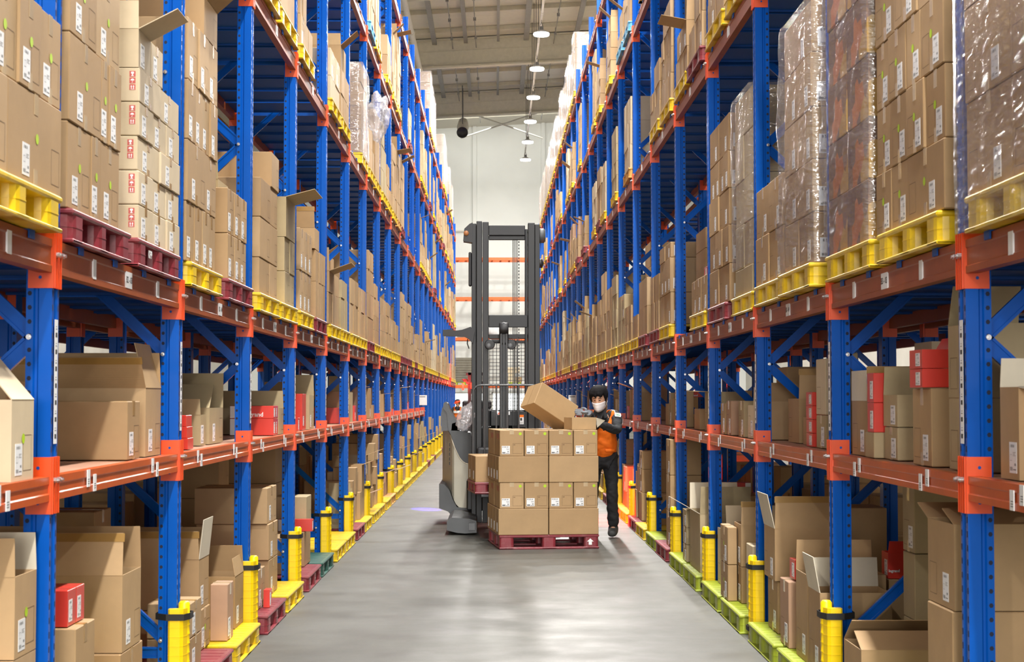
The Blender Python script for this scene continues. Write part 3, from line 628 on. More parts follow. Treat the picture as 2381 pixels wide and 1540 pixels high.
# --- shelf tier, right
man('right', 1.92, 2340, 2307, ZS, 898, .5, 'brown carton with tall pale flap on the nearest shelf, right rack', 'card', 'f:0c n:95c', feat='l', y0=6.0, y1=6.22)
for q in range(2):
    man('right', 1.935, None, None, ZS + .305 * q, None, .30, 'slim olive carton, %s of two stacked by the nearest post, second bay shelf, right rack' % ('lower', 'upper')[q], 'olive', 'f:-20' if q else None, zt=ZS + .305 * (q + 1), y0=6.62, y1=6.98, feat='ll')
man('right', 1.913, 2162, None, ZS, 902, .30, 'brown carton under two red ones, second bay shelf, right rack', 'card', None, feat='l', y0=7.18, y1=7.5)
for q in range(2):
    item(kind='red', s=-1, x0=1.88, x1=2.0, y0=7.2, y1=7.42, z0=ZS + .349 + .085 * q, z1=ZS + .349 + .085 * q + .083, lbl='red carton, %s of two on the brown carton, second bay shelf, right rack' % ('lower', 'upper')[q], force=True, flaps='r:30' if q else None)
man('right', 1.94, 2087, None, ZS, None, .34, 'brown carton with white sticker, lower of the second bay shelf pair, right rack', 'olive', None, zt=ZS + .162, y0=7.9, y1=8.16, feat='l')
man('right', 1.94, 2087, None, ZS + .163, None, .32, 'brown carton with tall raised flap, upper of the second bay shelf pair, right rack', 'olive', 'f:0 r:0', zt=ZS + .32, y0=7.9, y1=8.18, feat='l')
for q in range(2):
    item(kind='red', s=-1, x0=1.90, x1=1.965, y0=8.22, y1=8.36, z0=ZS + .15 * q + .13, z1=ZS + .15 * q + .278, lbl='narrow red carton, %s of two on edge, second bay shelf, right rack' % ('lower', 'upper')[q], force=True)
item(kind='olive', s=-1, x0=1.90, x1=2.1, y0=8.22, y1=8.42, z0=ZS, z1=ZS + .129, lbl='flat olive carton under the narrow red ones, second bay shelf, right rack', force=True)
man('right', 1.93, None, None, ZS, None, .32, 'brown carton with pale side flap by the second post, second bay shelf, right rack', 'card', 'n:0 a:0c', zt=ZS + .29, y0=8.5, y1=8.86, feat='l')
man('right', 2.27, None, None, ZS, None, .30, 'wide cream carton standing at the back, second bay shelf, right rack', 'cream', None, zt=ZS + .60, y0=8.5, y1=8.85)
man('right', 1.95, None, None, ZS, None, .09, 'tall thin olive carton beside the second post, third bay shelf, right rack', 'olive', None, zt=ZS + .56, y0=9.2, y1=9.6, feat='l')
man('right', 1.96, None, None, ZS, None, .12, 'short olive carton under the glossy upright one, third bay shelf, right rack', 'olive', None, zt=ZS + .2, y0=9.72, y1=10.0, feat='l')
man('right', 1.96, None, None, ZS + .201, None, .12, 'glossy upright cream carton on the short one, third bay shelf, right rack', 'cream', None, zt=ZS + .54, y0=9.72, y1=10.0)
man('right', 2.02, None, None, ZS, None, .16, 'small brown carton under red and white ones, third bay shelf, right rack', 'card', None, zt=ZS + .18, y0=10.5, y1=10.75, feat='l')
for q in range(2):
    item(kind='red', s=-1, x0=2.03, x1=2.14, y0=10.5, y1=10.7, z0=ZS + .182 + .052 * q, z1=ZS + .182 + .052 * q + .05, lbl='small red and white carton, %s of two on the small brown one, third bay shelf, right rack' % ('lower', 'upper')[q], force=True)
for q in range(4):
    item(kind='red', s=-1, x0=1.955, x1=1.985, y0=10.1, y1=10.3, z0=ZS + .085 * q, z1=ZS + .085 * q + .083, lbl='thin red carton, %s of a column on edge, third bay shelf, right rack' % ('bottom', 'second', 'third', 'top')[q], force=True)
man('right', 2.03, None, None, ZS, None, .62, 'big plain carton filling the far end, third bay shelf, right rack', 'card', 'n:0', zt=ZS + .30, y0=10.95, y1=11.35)
for q, (x, w, h, kd, fl) in enumerate(((1.90, .07, .26, 'card', None), (1.90, .06, .25, 'pink', None), (1.95, .12, .25, 'olive', 'n:0'), (1.90, .10, .25, 'olive', None), (1.92, .12, .25, 'cream', 'n:0'), (1.92, .16, .25, 'card', 'n:0'))):
    man('right', x, None, None, ZS, None, .32, '%s slim carton, %s from the near post, fourth bay shelf, right rack' % (NOUN[kd], ('sixth', 'fifth', 'fourth', 'third', 'second', 'first')[q]), kd, fl, zt=ZS + h + .03 * (q % 2), y0=13.55 - .34 * q, y1=13.82 - .34 * q, feat='l')
man('right', 2.3, None, None, ZS, None, .55, 'big shaded carton at the back of the fourth bay shelf, right rack', 'card', None, zt=ZS + .55, y0=12.9, y1=13.4)
man('right', 1.95, None, None, ZS, None, .34, 'tall olive carton with one stray flap, fifth bay shelf, right rack', 'olive', 'a:88', zt=ZS + .36, y0=14.75, y1=15.25)
item(kind='red', s=-1, x0=1.90, x1=1.97, y0=14.35, y1=14.58, z0=ZS, z1=ZS + .17, lbl='upright red carton beside the fourth post, fifth bay shelf, right rack', force=True)
man('right', 1.93, None, None, ZS, None, .2, 'brown carton farther along the fifth bay shelf, right rack', 'card', None, zt=ZS + .2, y0=15.5, y1=15.9)
for q in range(5):
    man('right', 1.92, None, None, ZS, None, .12, '%s slim carton, %s from the near post, sixth bay shelf, right rack' % (NOUN[('card', 'olive')[q % 2]], ORDW[q]), ('card', 'olive')[q % 2], ('n:0' if q == 1 else None), zt=ZS + (.38, .27, .30, .36, .24)[q], y0=16.85 + .34 * q, y1=17.12 + .34 * q, feat='l')
item(kind='red', s=-1, x0=1.95, x1=2.35, y0=17.6, y1=17.8, z0=ZS + .31, z1=ZS + .37, lbl='long flat red carton lying on the slim ones, sixth bay shelf, right rack', force=True, text='legrand')
# --- floor tier, left
def fpal(side, bay, slot, col, y):
    s = 1 if side == 'left' else -1
    PALS.append(dict(side=side, s=s, x=-1.61 if s > 0 else 1.735, y=y, z=0., col=col, lbl='%s plastic pallet on the floor, %s of two in %s, %s rack' % (PALN[col], 'nearer' if slot == 0 else 'farther', bayname(bay), side)))
FP = {'left': 'yy yy ry ry rt yy ry yy yw yy yy yy yy yy', 'right': 'gg gg gg gg gg rg yr yy yr yy ry yy yy yy'}
FY = {}
for side in FP:
    for i, cc in enumerate(FP[side].split()):
        k = i - 1 + 0
        for sl in (0, 1):
            y = PY(k) + .14 + .55 + 1.16 * sl; FY[(side, k, sl)] = y
            if k == -1 and sl == 0: continue
            fpal(side, k, sl, cc[sl], y)
for side in ('left', 'right'):
    for k in range(13, 25):
        for sl in (0, 1): fpal(side, k, sl, 'yyyr'[(k * 3 + sl) % 4], PY(k) + .14 + .55 + 1.16 * sl)
ZF = .141
man('left', -1.75, None, None, ZF, None, .55, 'brown carton under the tall open one, nearest bay floor, left rack', zt=.725, y0=5.95, y1=6.3)
man('left', -1.75, 56, 98, .726, 1337, .55, 'tall brown open carton with pale raised lid, nearest bay floor, left rack', 'card', 'f:0c r:0 n:-4', feat='ldf', y0=6.02, y1=6.30)
man('left', -1.72, None, None, ZF, None, .45, 'brown carton carrying two red ones, second bay floor, left rack', zt=.735, y0=6.78, y1=7.1, feat='td')
for q in range(2):
    item(kind='red', s=1, x0=-1.76, x1=-1.98, y0=6.80 + .14 * q, y1=6.935 + .14 * q, z0=.736, z1=.885, lbl='glossy red carton, %s of two on a brown carton, second bay floor, left rack' % ('nearer', 'farther')[q], force=True)
man('left', -1.75, None, None, ZF, None, .70, 'brown carton beneath the wide open one, second bay floor, left rack', zt=.483, y0=7.72, y1=8.2, feat='t')
man('left', -1.75, 297, None, .484, 1334, .72, 'wide brown open carton with blue dot, second bay floor, left rack', 'card', 'n:-12 f:0', feat='ltf', y0=7.75, y1=8.15)
man('left', -2.30, None, None, ZF, None, .50, 'brown carton below the shaded one, third bay floor back, left rack', zt=.72, y0=9.55, y1=9.95)
man('left', -2.32, None, None, .721, None, .36, 'shaded brown carton with white sticker, third bay floor back, left rack', zt=1.02, y0=9.55, y1=9.95, feat='l')
for q, (a, b) in enumerate(((ZF, .337), (.338, .534))):
    man('left', -1.70, None, None, a, None, .24, 'small brown carton, %s of two by the second post, third bay floor, left rack' % ('lower', 'upper')[q], zt=b, y0=9.2, y1=9.55, feat='lt')
man('left', -1.79, None, None, ZF, None, .45, 'brown carton under the open cream-lidded one, third bay floor, left rack', zt=.39, y0=10.0, y1=10.36, feat='ld')
man('left', -1.80, None, None, .391, None, .48, 'brown open carton with taped lid raised, third bay floor, left rack', 'card', 'n:0 f:0 a:6c', zt=.70, y0=10.02, y1=10.36, feat='l')
man('left', -1.695, None, None, ZF, None, .11, 'slim rosy carton standing at the pallet edge, third bay floor, left rack', 'pink', None, zt=.50, y0=10.45, y1=10.68, feat='l')
man('left', -1.735, None, None, ZF, None, .24, 'brown open carton with flaps thrown outward, third bay floor, left rack', 'card', 'r:85c a:-10 f:-8', zt=.49, y0=11.0, y1=11.36, feat='l')
for q in range(3):
    man('left', -1.755 - (.012 if q == 2 else 0), None, None, ZF + .28 * q, None, .56, 'wide strapped brown carton, %s of three stacked, fourth bay floor, left rack' % ('bottom', 'middle', 'top')[q], zt=ZF + .28 * (q + 1), y0=12.78 - .02 * q, y1=13.28, feat='lt')
man('left', -1.72, None, None, ZF, None, .1, 'narrow brown carton on the maroon pallet, fourth bay floor, left rack', 'card', None, zt=.43, y0=11.95, y1=12.3, feat='l')
item(kind='red', s=1, x0=-1.655, x1=-1.70, y0=12.1, y1=12.22, z0=ZF, z1=ZF + .13, lbl='small red carton standing at the maroon pallet edge, fourth bay floor, left rack', force=True)
item(kind='red', s=1, x0=-1.835, x1=-1.90, y0=12.0, y1=12.2, z0=.44 - .299, z1=.72, lbl='tall red and white carton behind the guard, fourth bay floor, left rack', force=True)
man('left', -1.74, None, None, ZF, None, .30, 'brown carton under the boxed red and white one, fifth bay floor, left rack', zt=.46, y0=15.0, y1=15.5)
man('left', -1.74, None, None, ZF, None, .26, 'brown carton next to the post, fifth bay floor, left rack', zt=.46, y0=14.35, y1=14.8)
item(kind='red', s=1, x0=-1.67, x1=-1.98, y0=15.02, y1=15.12, z0=.461, z1=.57, lbl='red and white carton lying on brown cartons, fifth bay floor, left rack', force=True)
man('left', -1.74, None, None, .461, None, .30, 'brown carton behind the red and white one, fifth bay floor, left rack', 'olive', None, zt=.77, y0=15.16, y1=15.55)
for q in range(3):
    man('left', -2.1, None, None, ZF + .36 * q, None, .6, 'big shaded carton, %s of the back stack, fifth bay floor, left rack' % ('bottom', 'middle', 'top')[q], zt=ZF + .36 * (q + 1), y0=15.7, y1=16.3)
    man('left', -2.25, None, None, ZF + .36 * q, None, .4, 'big shaded carton, %s of the back stack, fourth bay floor, left rack' % ('bottom', 'middle', 'top')[q], zt=ZF + .36 * (q + 1), y0=13.4, y1=13.9)
# --- floor tier, right
man('right', 1.80, None, None, ZF, None, .47, 'long open carton with folded rim in the right corner, second bay floor, right rack', 'card', 'f:-55 n:-70', zt=.44, y0=8.1, y1=8.5, feat='d')
man('right', 1.84, None, None, ZF, None, .62, 'brown carton under the tall open one beside the nearest post, right rack floor', zt=.82, y0=6.62, y1=7.0, feat='d')
man('right', 1.85, None, None, .821, None, .62, 'tall brown open carton beside the nearest post, right rack floor', 'card', 'f:75 n:-75', zt=1.17, y0=6.62, y1=7.02, feat='l')
for q, (a, b) in enumerate(((ZF, .51), (.511, .86), (.861, 1.21))):
    man('right', 2.2, None, None, a, None, .55, 'big olive carton, %s of the back stack, second bay floor, right rack' % ('bottom', 'middle', 'top')[q], 'olive', None, zt=b, y0=8.62, y1=9.0 - .14, feat='l' if q == 2 else 'none')
man('right', 1.81, 1859, None, ZF, 1335, .46, 'wide brown carton with open top by the second post, third bay floor, right rack', 'card', 'f:0', y0=9.55, y1=9.9, feat='l')
man('right', 1.80, None, None, ZF, None, .4, 'brown open carton with pale side flap, third bay floor, right rack', 'card', 'f:0c a:10c', zt=.60, y0=9.12, y1=9.45, feat='l')
man('right', 1.80, None, None, ZF, None, .10, 'narrow rosy carton with lid ajar, third bay floor, right rack', 'pink', None, zt=.55, y0=10.1, y1=10.4, feat='l')
item(kind='red', s=-1, x0=1.84, x1=2.08, y0=10.1, y1=10.28, z0=ZF + .42, z1=ZF + .54, lbl='red and white carton behind the wide open one, third bay floor, right rack', force=True)
man('right', 1.83, None, None, ZF, None, .26, 'brown carton under the red and white one, third bay floor, right rack', zt=ZF + .419, y0=9.95, y1=10.3, feat='none') if False else None
man('right', 1.93, None, None, ZF, None, .5, 'brown carton hidden low under the red and white one, third bay floor, right rack', zt=ZF + .418, y0=10.05, y1=10.35)
man('right', 1.84, None, None, ZF, None, .44, 'brown carton under the tall flapped one, third bay floor, right rack', zt=.486, y0=10.72, y1=11.1, feat='l')
man('right', 1.82, None, None, .487, None, .45, 'tall brown carton with tape-edged lid raised, third bay floor, right rack', 'card', 'n:0 a:12c', zt=.83, y0=10.7, y1=11.12, feat='l')
for q, (x, w, y0, z0, z1, nm) in enumerate(((2.3, .2, 9.6, ZF, .62, 'brown carton under the torn red one'), (2.55, .2, 10.1, ZF, .75, 'shaded brown carton by the back frame'), (2.30, .3, 10.9, ZF, .95, 'large plain shaded carton'))):
    man('right', x, None, None, z0, None, w, nm + ', third bay floor back, right rack', zt=z1, y0=y0, y1=y0 + .4)
item(kind='red', s=-1, x0=2.30, x1=2.41, y0=9.62, y1=9.78, z0=.621, z1=.77, lbl='torn bright red carton with raised lid, third bay floor back, right rack', force=True, flaps='n:8', text='legrand')
for q, (a, b) in enumerate(((ZF, .415), (.416, .70))):
    man('right', 1.76, None, None, a, None, .07, 'slim brown carton, %s of two, fourth bay floor, right rack' % ('lower', 'upper')[q], zt=b, y0=12.45, y1=12.85, feat='ld')
    man('right', 1.84, None, None, a, None, .22, 'brown %s carton of the flapped pair, fourth bay floor, right rack' % ('lower', 'upper open')[q], 'card', 'n:0' if q else None, zt=(.436, .73)[q] if q else .415, y0=12.3, y1=12.65, feat='l')
man('right', 1.84, None, None, ZF, None, .07, 'thin cream carton standing tall, fourth bay floor, right rack', 'cream', None, zt=.62, y0=11.75, y1=12.05)
for q in range(3):
    man('right', 1.79, None, None, ZF + .162 * q, None, .15, 'small olive carton, %s of three stacked, fifth bay floor, right rack' % ('bottom', 'middle', 'top')[q], 'olive', 'n:80' if q == 2 else None, zt=ZF + .162 * (q + 1), y0=15.4, y1=15.7, feat='l')
man('right', 1.80, None, None, ZF, None, .45, 'large pale open carton with spread flaps, fifth bay floor, right rack', 'olive', 'n:5 f:10c a:60c', zt=.66, y0=14.45, y1=15.2)
man('right', 1.86, None, None, ZF, None, .45, 'pale grey open carton on the far lime pallet, fourth bay floor, right rack', 'cream', 'n:-30', zt=.60, y0=13.2, y1=13.75)
for q in range(2):
    item(kind='red', s=-1, x0=2.05 + .22 * q, x1=2.24 + .22 * q, y0=15.8, y1=15.95, z0=ZF + .6, z1=ZF + .72, lbl='red carton with white sticker, %s of two, fifth bay floor, right rack' % ('aisle side', 'back side')[q], force=True)
man('right', 2.0, None, None, ZF, None, .6, 'brown carton under two red ones, fifth bay floor, right rack', zt=ZF + .599, y0=15.75, y1=16.3)
item(kind='red', s=-1, x0=1.95, x1=2.2, y0=16.05, y1=16.2, z0=ZF + .6, z1=ZF + .675, lbl='flat red carton lying on a brown one, fifth bay floor, right rack', force=True, text='legrand')
for q in range(3):
    man('right', 2.25, None, None, ZF + .36 * q, None, .6, 'big shaded carton, %s of the back stack, fifth bay floor, right rack' % ('bottom', 'middle', 'top')[q], zt=ZF + .36 * (q + 1), y0=16.33 - .62 + .62, y1=16.5) if False else None
for q in range(3):
    man('right', 1.80, None, None, ZF + .37 * q, None, .32, 'tall brown carton, %s of the tower by the fifth post, sixth bay floor, right rack' % ('bottom', 'middle', 'top')[q], zt=ZF + .37 * (q + 1), y0=16.9, y1=17.3, feat='l')
# --- procedural filling of what lies farther down the aisle
def fill_tier(side, tier, bays, dens=1., X=None, hi=4, zmax=1.5, cols='yyyr', wrap=0., lo=2):
    for k in bays:
        for sl in (0, 1):
            if rng.random() > dens: continue
            y0 = PY(k) + .14 + 1.18 * sl + rng.uniform(0, .08); y1 = y0 + rng.uniform(.92, 1.06)
            n = rng.randint(lo, hi); rows = []; h = rng.uniform(.24, .36); tot = 0; kd = rng.choice(['card'] * 5 + ['olive', 'cream', 'pink'])
            for i in range(n):
                hh = h * rng.choice((1, 1, 1, .8)); 
                if tot + hh > zmax: break
                tot += hh; rows.append((hh, rng.randint(2, 4), {'y': (y0, y1 if i < n - 1 or rng.random() < .6 else y0 + (y1 - y0) * rng.uniform(.5, .9)), 'flaps': ('a:%d n:0' % rng.randint(40, 80)) if i == n - 1 and rng.random() < .28 and not wrap else None}))
            w = rng.random() < wrap
            load(side, tier, k, sl, rng.choice(cols), X, y0, y1, rows, layers=1, W=.8 if tier == 5 else .55, kind=kd, py=(y0 + y1) / 2, film=dict(lump=.02, big=True, lbl='milky stretch film on the %s load, %s, %s %s tier' % (('near', 'far')[sl], bayname(k), side, TIER[tier])) if w else None, feat='l' if rng.random() < .6 else 't')
for side, X in (('left', -1.70), ('right', 1.81)):
    fill_tier(side, 2, range(6, 13), 1., X, 4, 1.45)
    fill_tier(side, 2, range(13, 25), .95, X, 5, 1.6)
    if side == 'left':
        load('left', 3, 5, 1, 'y', X, 20.6, 21.6, [(.3, 2), (.3, 2), (.3, 2), (.24, 1)], layers=1, py=21.1, film=dict(lump=.03, big=True, lbl='milky film round the load beside the loose hanging plastic, left middle pallet tier'))
        fill_tier(side, 3, (1, 2, 3, 4, 6, 7, 8, 9, 10, 11, 12), .85, X, 4, 1.3, 'yyyyrw')
    else: fill_tier(side, 3, range(1, 13), .72, X, 4, 1.3, 'yyyyrw')
    fill_tier(side, 3, range(13, 25), .6, X, 4, 1.4)
    fill_tier(side, 4, range(4, 13), .55, X, 4, 1.3, 'yyyyrb')
    fill_tier(side, 4, range(13, 25), .5, X, 4, 1.4)
fill_tier('left', 5, (14, 15, 18, 19, 21, 22), .9, -1.70, 5, 1.75, 'y', 1., 5)
fill_tier('right', 5, range(12, 24), 1., 1.81, 5, 1.6, 'y', 1., 5)
for side, X in (('left', -1.79), ('right', 1.90)):
    s = 1 if side == 'left' else -1
    for k in range(5, 13):                    # shelf tier
        y = PY(k) + .16; c = 0
        if k == 5 and side == 'right': continue
        while y < PY(k + 1) - .35:
            d = rng.uniform(.16, .42); h = rng.uniform(.16, .5); w = rng.uniform(.2, .5); kd = rng.choice(['card'] * 4 + ['olive', 'pink', 'red', 'red', 'cream'])
            if kd == 'red': h *= .5; d = min(d, .24)
            xx = X - s * rng.uniform(0, .05); c += 1
            item(kind=kd, s=s, x0=xx, x1=xx - s * w, y0=y, y1=y + d, z0=ZS, z1=ZS + h, flaps=rng.choice((None, None, None, 'n:0', 'a:70 n:4', 'a:85')) if kd != 'red' else None, feat=rng.choice(('l', 'none')),
                 lbl='%s carton, %s from the near post, %s shelf, %s rack' % (NOUN[kd], ORDW[c - 1], bayname(k), side))
            y += d + rng.uniform(.02, .2)
    for k in range(5, 25):                    # floor tier
        for sl in (0, 1):
            y = PY(k) + .17 + 1.16 * sl; c = 0; ye = y + .98
            if k == 5 and side == 'right' and sl == 0: y += .5
            while y < ye - .2:
                d = min(rng.uniform(.2, .45), ye - y); w = rng.uniform(.25, .6); z = ZF; n = rng.choice((1, 2, 2, 3)); kd = rng.choice(['card'] * 4 + ['pink', 'olive']); c += 1
                for i in range(n):
                    h = rng.uniform(.2, .38)
                    if z + h > 1.22: break
                    xx = (X + s * .09) - s * rng.uniform(0, .06)
                    item(kind=kd, s=s, x0=xx, x1=xx - s * w, y0=y, y1=y + d, z0=z, z1=z + h - .002, flaps=(rng.choice((None, None, 'n:0', 'a:70')) if z + h < 1.0 else None) if i == n - 1 else None, feat=rng.choice(('l', 'none')),
                         lbl='%s carton, %s of stack %s, %s floor pallet, %s, %s rack' % (NOUN[kd], rowname(i, n), ('one', 'two', 'three', 'four', 'five', 'six')[c - 1], ('near', 'far')[sl], bayname(k), side))
                    z += h
                y += d + .02
    # back halves of the deep loads and the rack behind, seen between the posts
    for k in range(-1, 12):
        for q in range(5):
            y = PY(k) + .2 + .46 * q
            for tier, zz, hm in ((0, ZF, 1.0), (1, ZS, .55), (2, Z2, 1.2)):
                if rng.random() < (.97 if tier == 0 or k < 4 else .6):
                    x0 = (XL - 1.25 if s > 0 else XR + 1.25); h = rng.uniform(.55 if tier != 1 else .3, hm)
                    item(kind='card', s=s, x0=x0, x1=x0 - s * .7, y0=y, y1=y + rng.uniform(.3, .43), z0=zz - .14 if tier != 1 else zz, z1=zz - .14 + h, feat='none', lbl='shaded carton in the rear rack, %s place, %s, %s %s tier' % (ORDW[q], bayname(k), side, TIER[tier]))
# ---------------------------------------------------------------- what shows largest is built one by one
def proj(p):
    x, y, z = p
    if y < .5: return None
    return (1152 + F_PX * x / y, 925 - F_PX * (z - EYE) / y)
def corners(it):
    a, b = sorted((it['x0'], it['x1'])); return [(x, y, z) for z in (it['z0'], it['z1']) for y in (it['y0'], it['y1']) for x in (a, b)]
CF = [(0, 2, 3, 1), (4, 5, 7, 6), (0, 1, 5, 4), (2, 6, 7, 3), (0, 4, 6, 2), (1, 3, 7, 5)]
vs, fs, own = [], [], []
def addbox(c, i):
    b = len(vs); vs.extend(c)
    for f in CF: fs.append(tuple(b + q for q in f)); own.append(i)
for p in PALS:
    p['c'] = corners(dict(x0=p['x'], x1=p['x'] - p['s'] * 1.1, y0=p['y'] - .52, y1=p['y'] + .52, z0=p['z'], z1=p['z'] + .14))
ALL = [(it, corners(it)) for it in ITEMS] + [(p, p['c']) for p in PALS]
for i, (it, c) in enumerate(ALL): addbox(c, i)
for s, xf in ((1, XL), (-1, XR)):
    for k in range(-1, NP):
        a, b = sorted((xf, xf - .1 * s)); y = PY(k); addbox([(x, yy, z) for z in (0, 9.2) for yy in (y - .05, y + .05) for x in (a, b)], -1)
        for lv in (1, 2, 3, 4, 5):
            if lv == 1 and k > 12: continue
            a, b = sorted((xf, xf - .9 * s)); addbox([(x, yy, z) for z in (LV[lv] - BH[lv] * .5, LV[lv]) for yy in (y + .05, y + BAY - .05) for x in (a, b)], -1)
# pallet load and truck in the aisle hide what is behind them
addbox([(x, yy, z) for z in (0, 1.36) for yy in (18.2, 19.3) for x in (0.0, 1.15)], -1)
addbox([(x, yy, z) for z in (0, 1.6) for yy in (20.5, 22.5) for x in (-.62, .5)], -1)
bvh = BVHTree.FromPolygons(vs, fs)
EYEV = Vector((0, 0, EYE))
for i, (it, c) in enumerate(ALL):
    s = it['s']; tot = 0.; facesel = [2, 5 if s > 0 else 4] + ([1] if c[4][2] < EYE else [0])
    for fi in facesel:
        q = [Vector(c[j]) for j in CF[fi]]
        pr = [proj(p) for p in q]
        if any(p is None for p in pr): continue
        A = abs(sum(pr[a][0] * pr[(a + 1) % 4][1] - pr[(a + 1) % 4][0] * pr[a][1] for a in range(4))) / 2; n = 0
        for a in (.12, .5, .88):
            for b in (.12, .5, .88):
                P = q[0].lerp(q[1], a).lerp(q[3].lerp(q[2], a), b); u = proj(P)
                if not (0 <= u[0] <= 2381 and 0 <= u[1] <= 1540): continue
                d = P - EYEV; L_ = d.length; hit = bvh.ray_cast(EYEV, d / L_, L_ - .004)
                if hit[0] is None or own[hit[2]] == i: n += 1
        tot += A * n / 9.
    it['vis'] = tot
def box_label(s, w, h, mat_white=True):
    """paper sticker: white sheet with printed lines, in the plane x = 0 facing s"""
    mb = MB(); e = .0012 * s
    def q(a, b, c, d, x, m): mb.quad((x, a, c), (x, b, c), (x, b, d), (x, a, d), m=m)
    mb.box(min(0, e), max(0, e), -w / 2, w / 2, 0, h)
    f = e + .0004 * s; g = -1 if s > 0 else 1
    def r(a, b, c, d): ya, yb = sorted((g * -(a - .5) * w, g * -(b - .5) * w)); q(ya, yb, c * h, d * h, f, 1)
    x = .10
    for wd in (.05, .0, .05, .05, .05, .0, .05, .05): x += .065; (r(x, x + wd, .83, .92) if wd else None)
    for i_ in range(3): r(.50, .88 - .1 * (i_ % 2), .66 - .05 * i_, .675 - .05 * i_)
    r(.12, .13, .40, .60); r(.36, .37, .40, .60); r(.12, .37, .40, .412); r(.12, .37, .59, .60)
    for i_ in range(9): r(.10 + .04 * i_, .118 + .04 * i_, .08, .20)
    r(.54, .92, .10, .135); r(.70, .78, .24, .32); r(.81, .89, .24, .32)
    return mb.mesh('label', [M['label'], M['printsoft']], False)
_lm = {}
def get_label(s, w=.085, h=.115):
    k = (s, w, h)
    if k not in _lm: _lm[k] = box_label(s, w, h)
    return _lm[k]
_dm = {}
def get_dot(s):
    if s not in _dm:
        mb = MB(); mb.add([(.0014 * s, .019 * math.cos(t), .019 * math.sin(t)) for t in [PI * q / 8 for q in range(16)]], [tuple(range(16))]); _dm[s] = mb.mesh('dot_sticker', M['dot'], False)
    return _dm[s]
def flap_box(mb, hinge, along, out, ang, length, m):
    """flap from hinge point pair, turned ang degrees outward from vertical; warped a little"""
    a = math.radians(ang); d = Vector(out) * math.sin(a) + Vector((0, 0, 1)) * math.cos(a); p, q = Vector(hinge[0]), Vector(hinge[1]); n = d.cross(q - p).normalized() * .0022
    ii = (q - p).normalized() * .006; t1 = rng.uniform(-.006, .006); c = [p, q, q + d * length - ii + n * t1 * 200 * .01, p + d * length + ii]
    v = [x + n for x in c] + [x - n for x in c]
    mb.add(v, [(0, 1, 2, 3), (7, 6, 5, 4), (0, 4, 5, 1), (1, 5, 6, 2), (2, 6, 7, 3), (3, 7, 4, 0)], m)
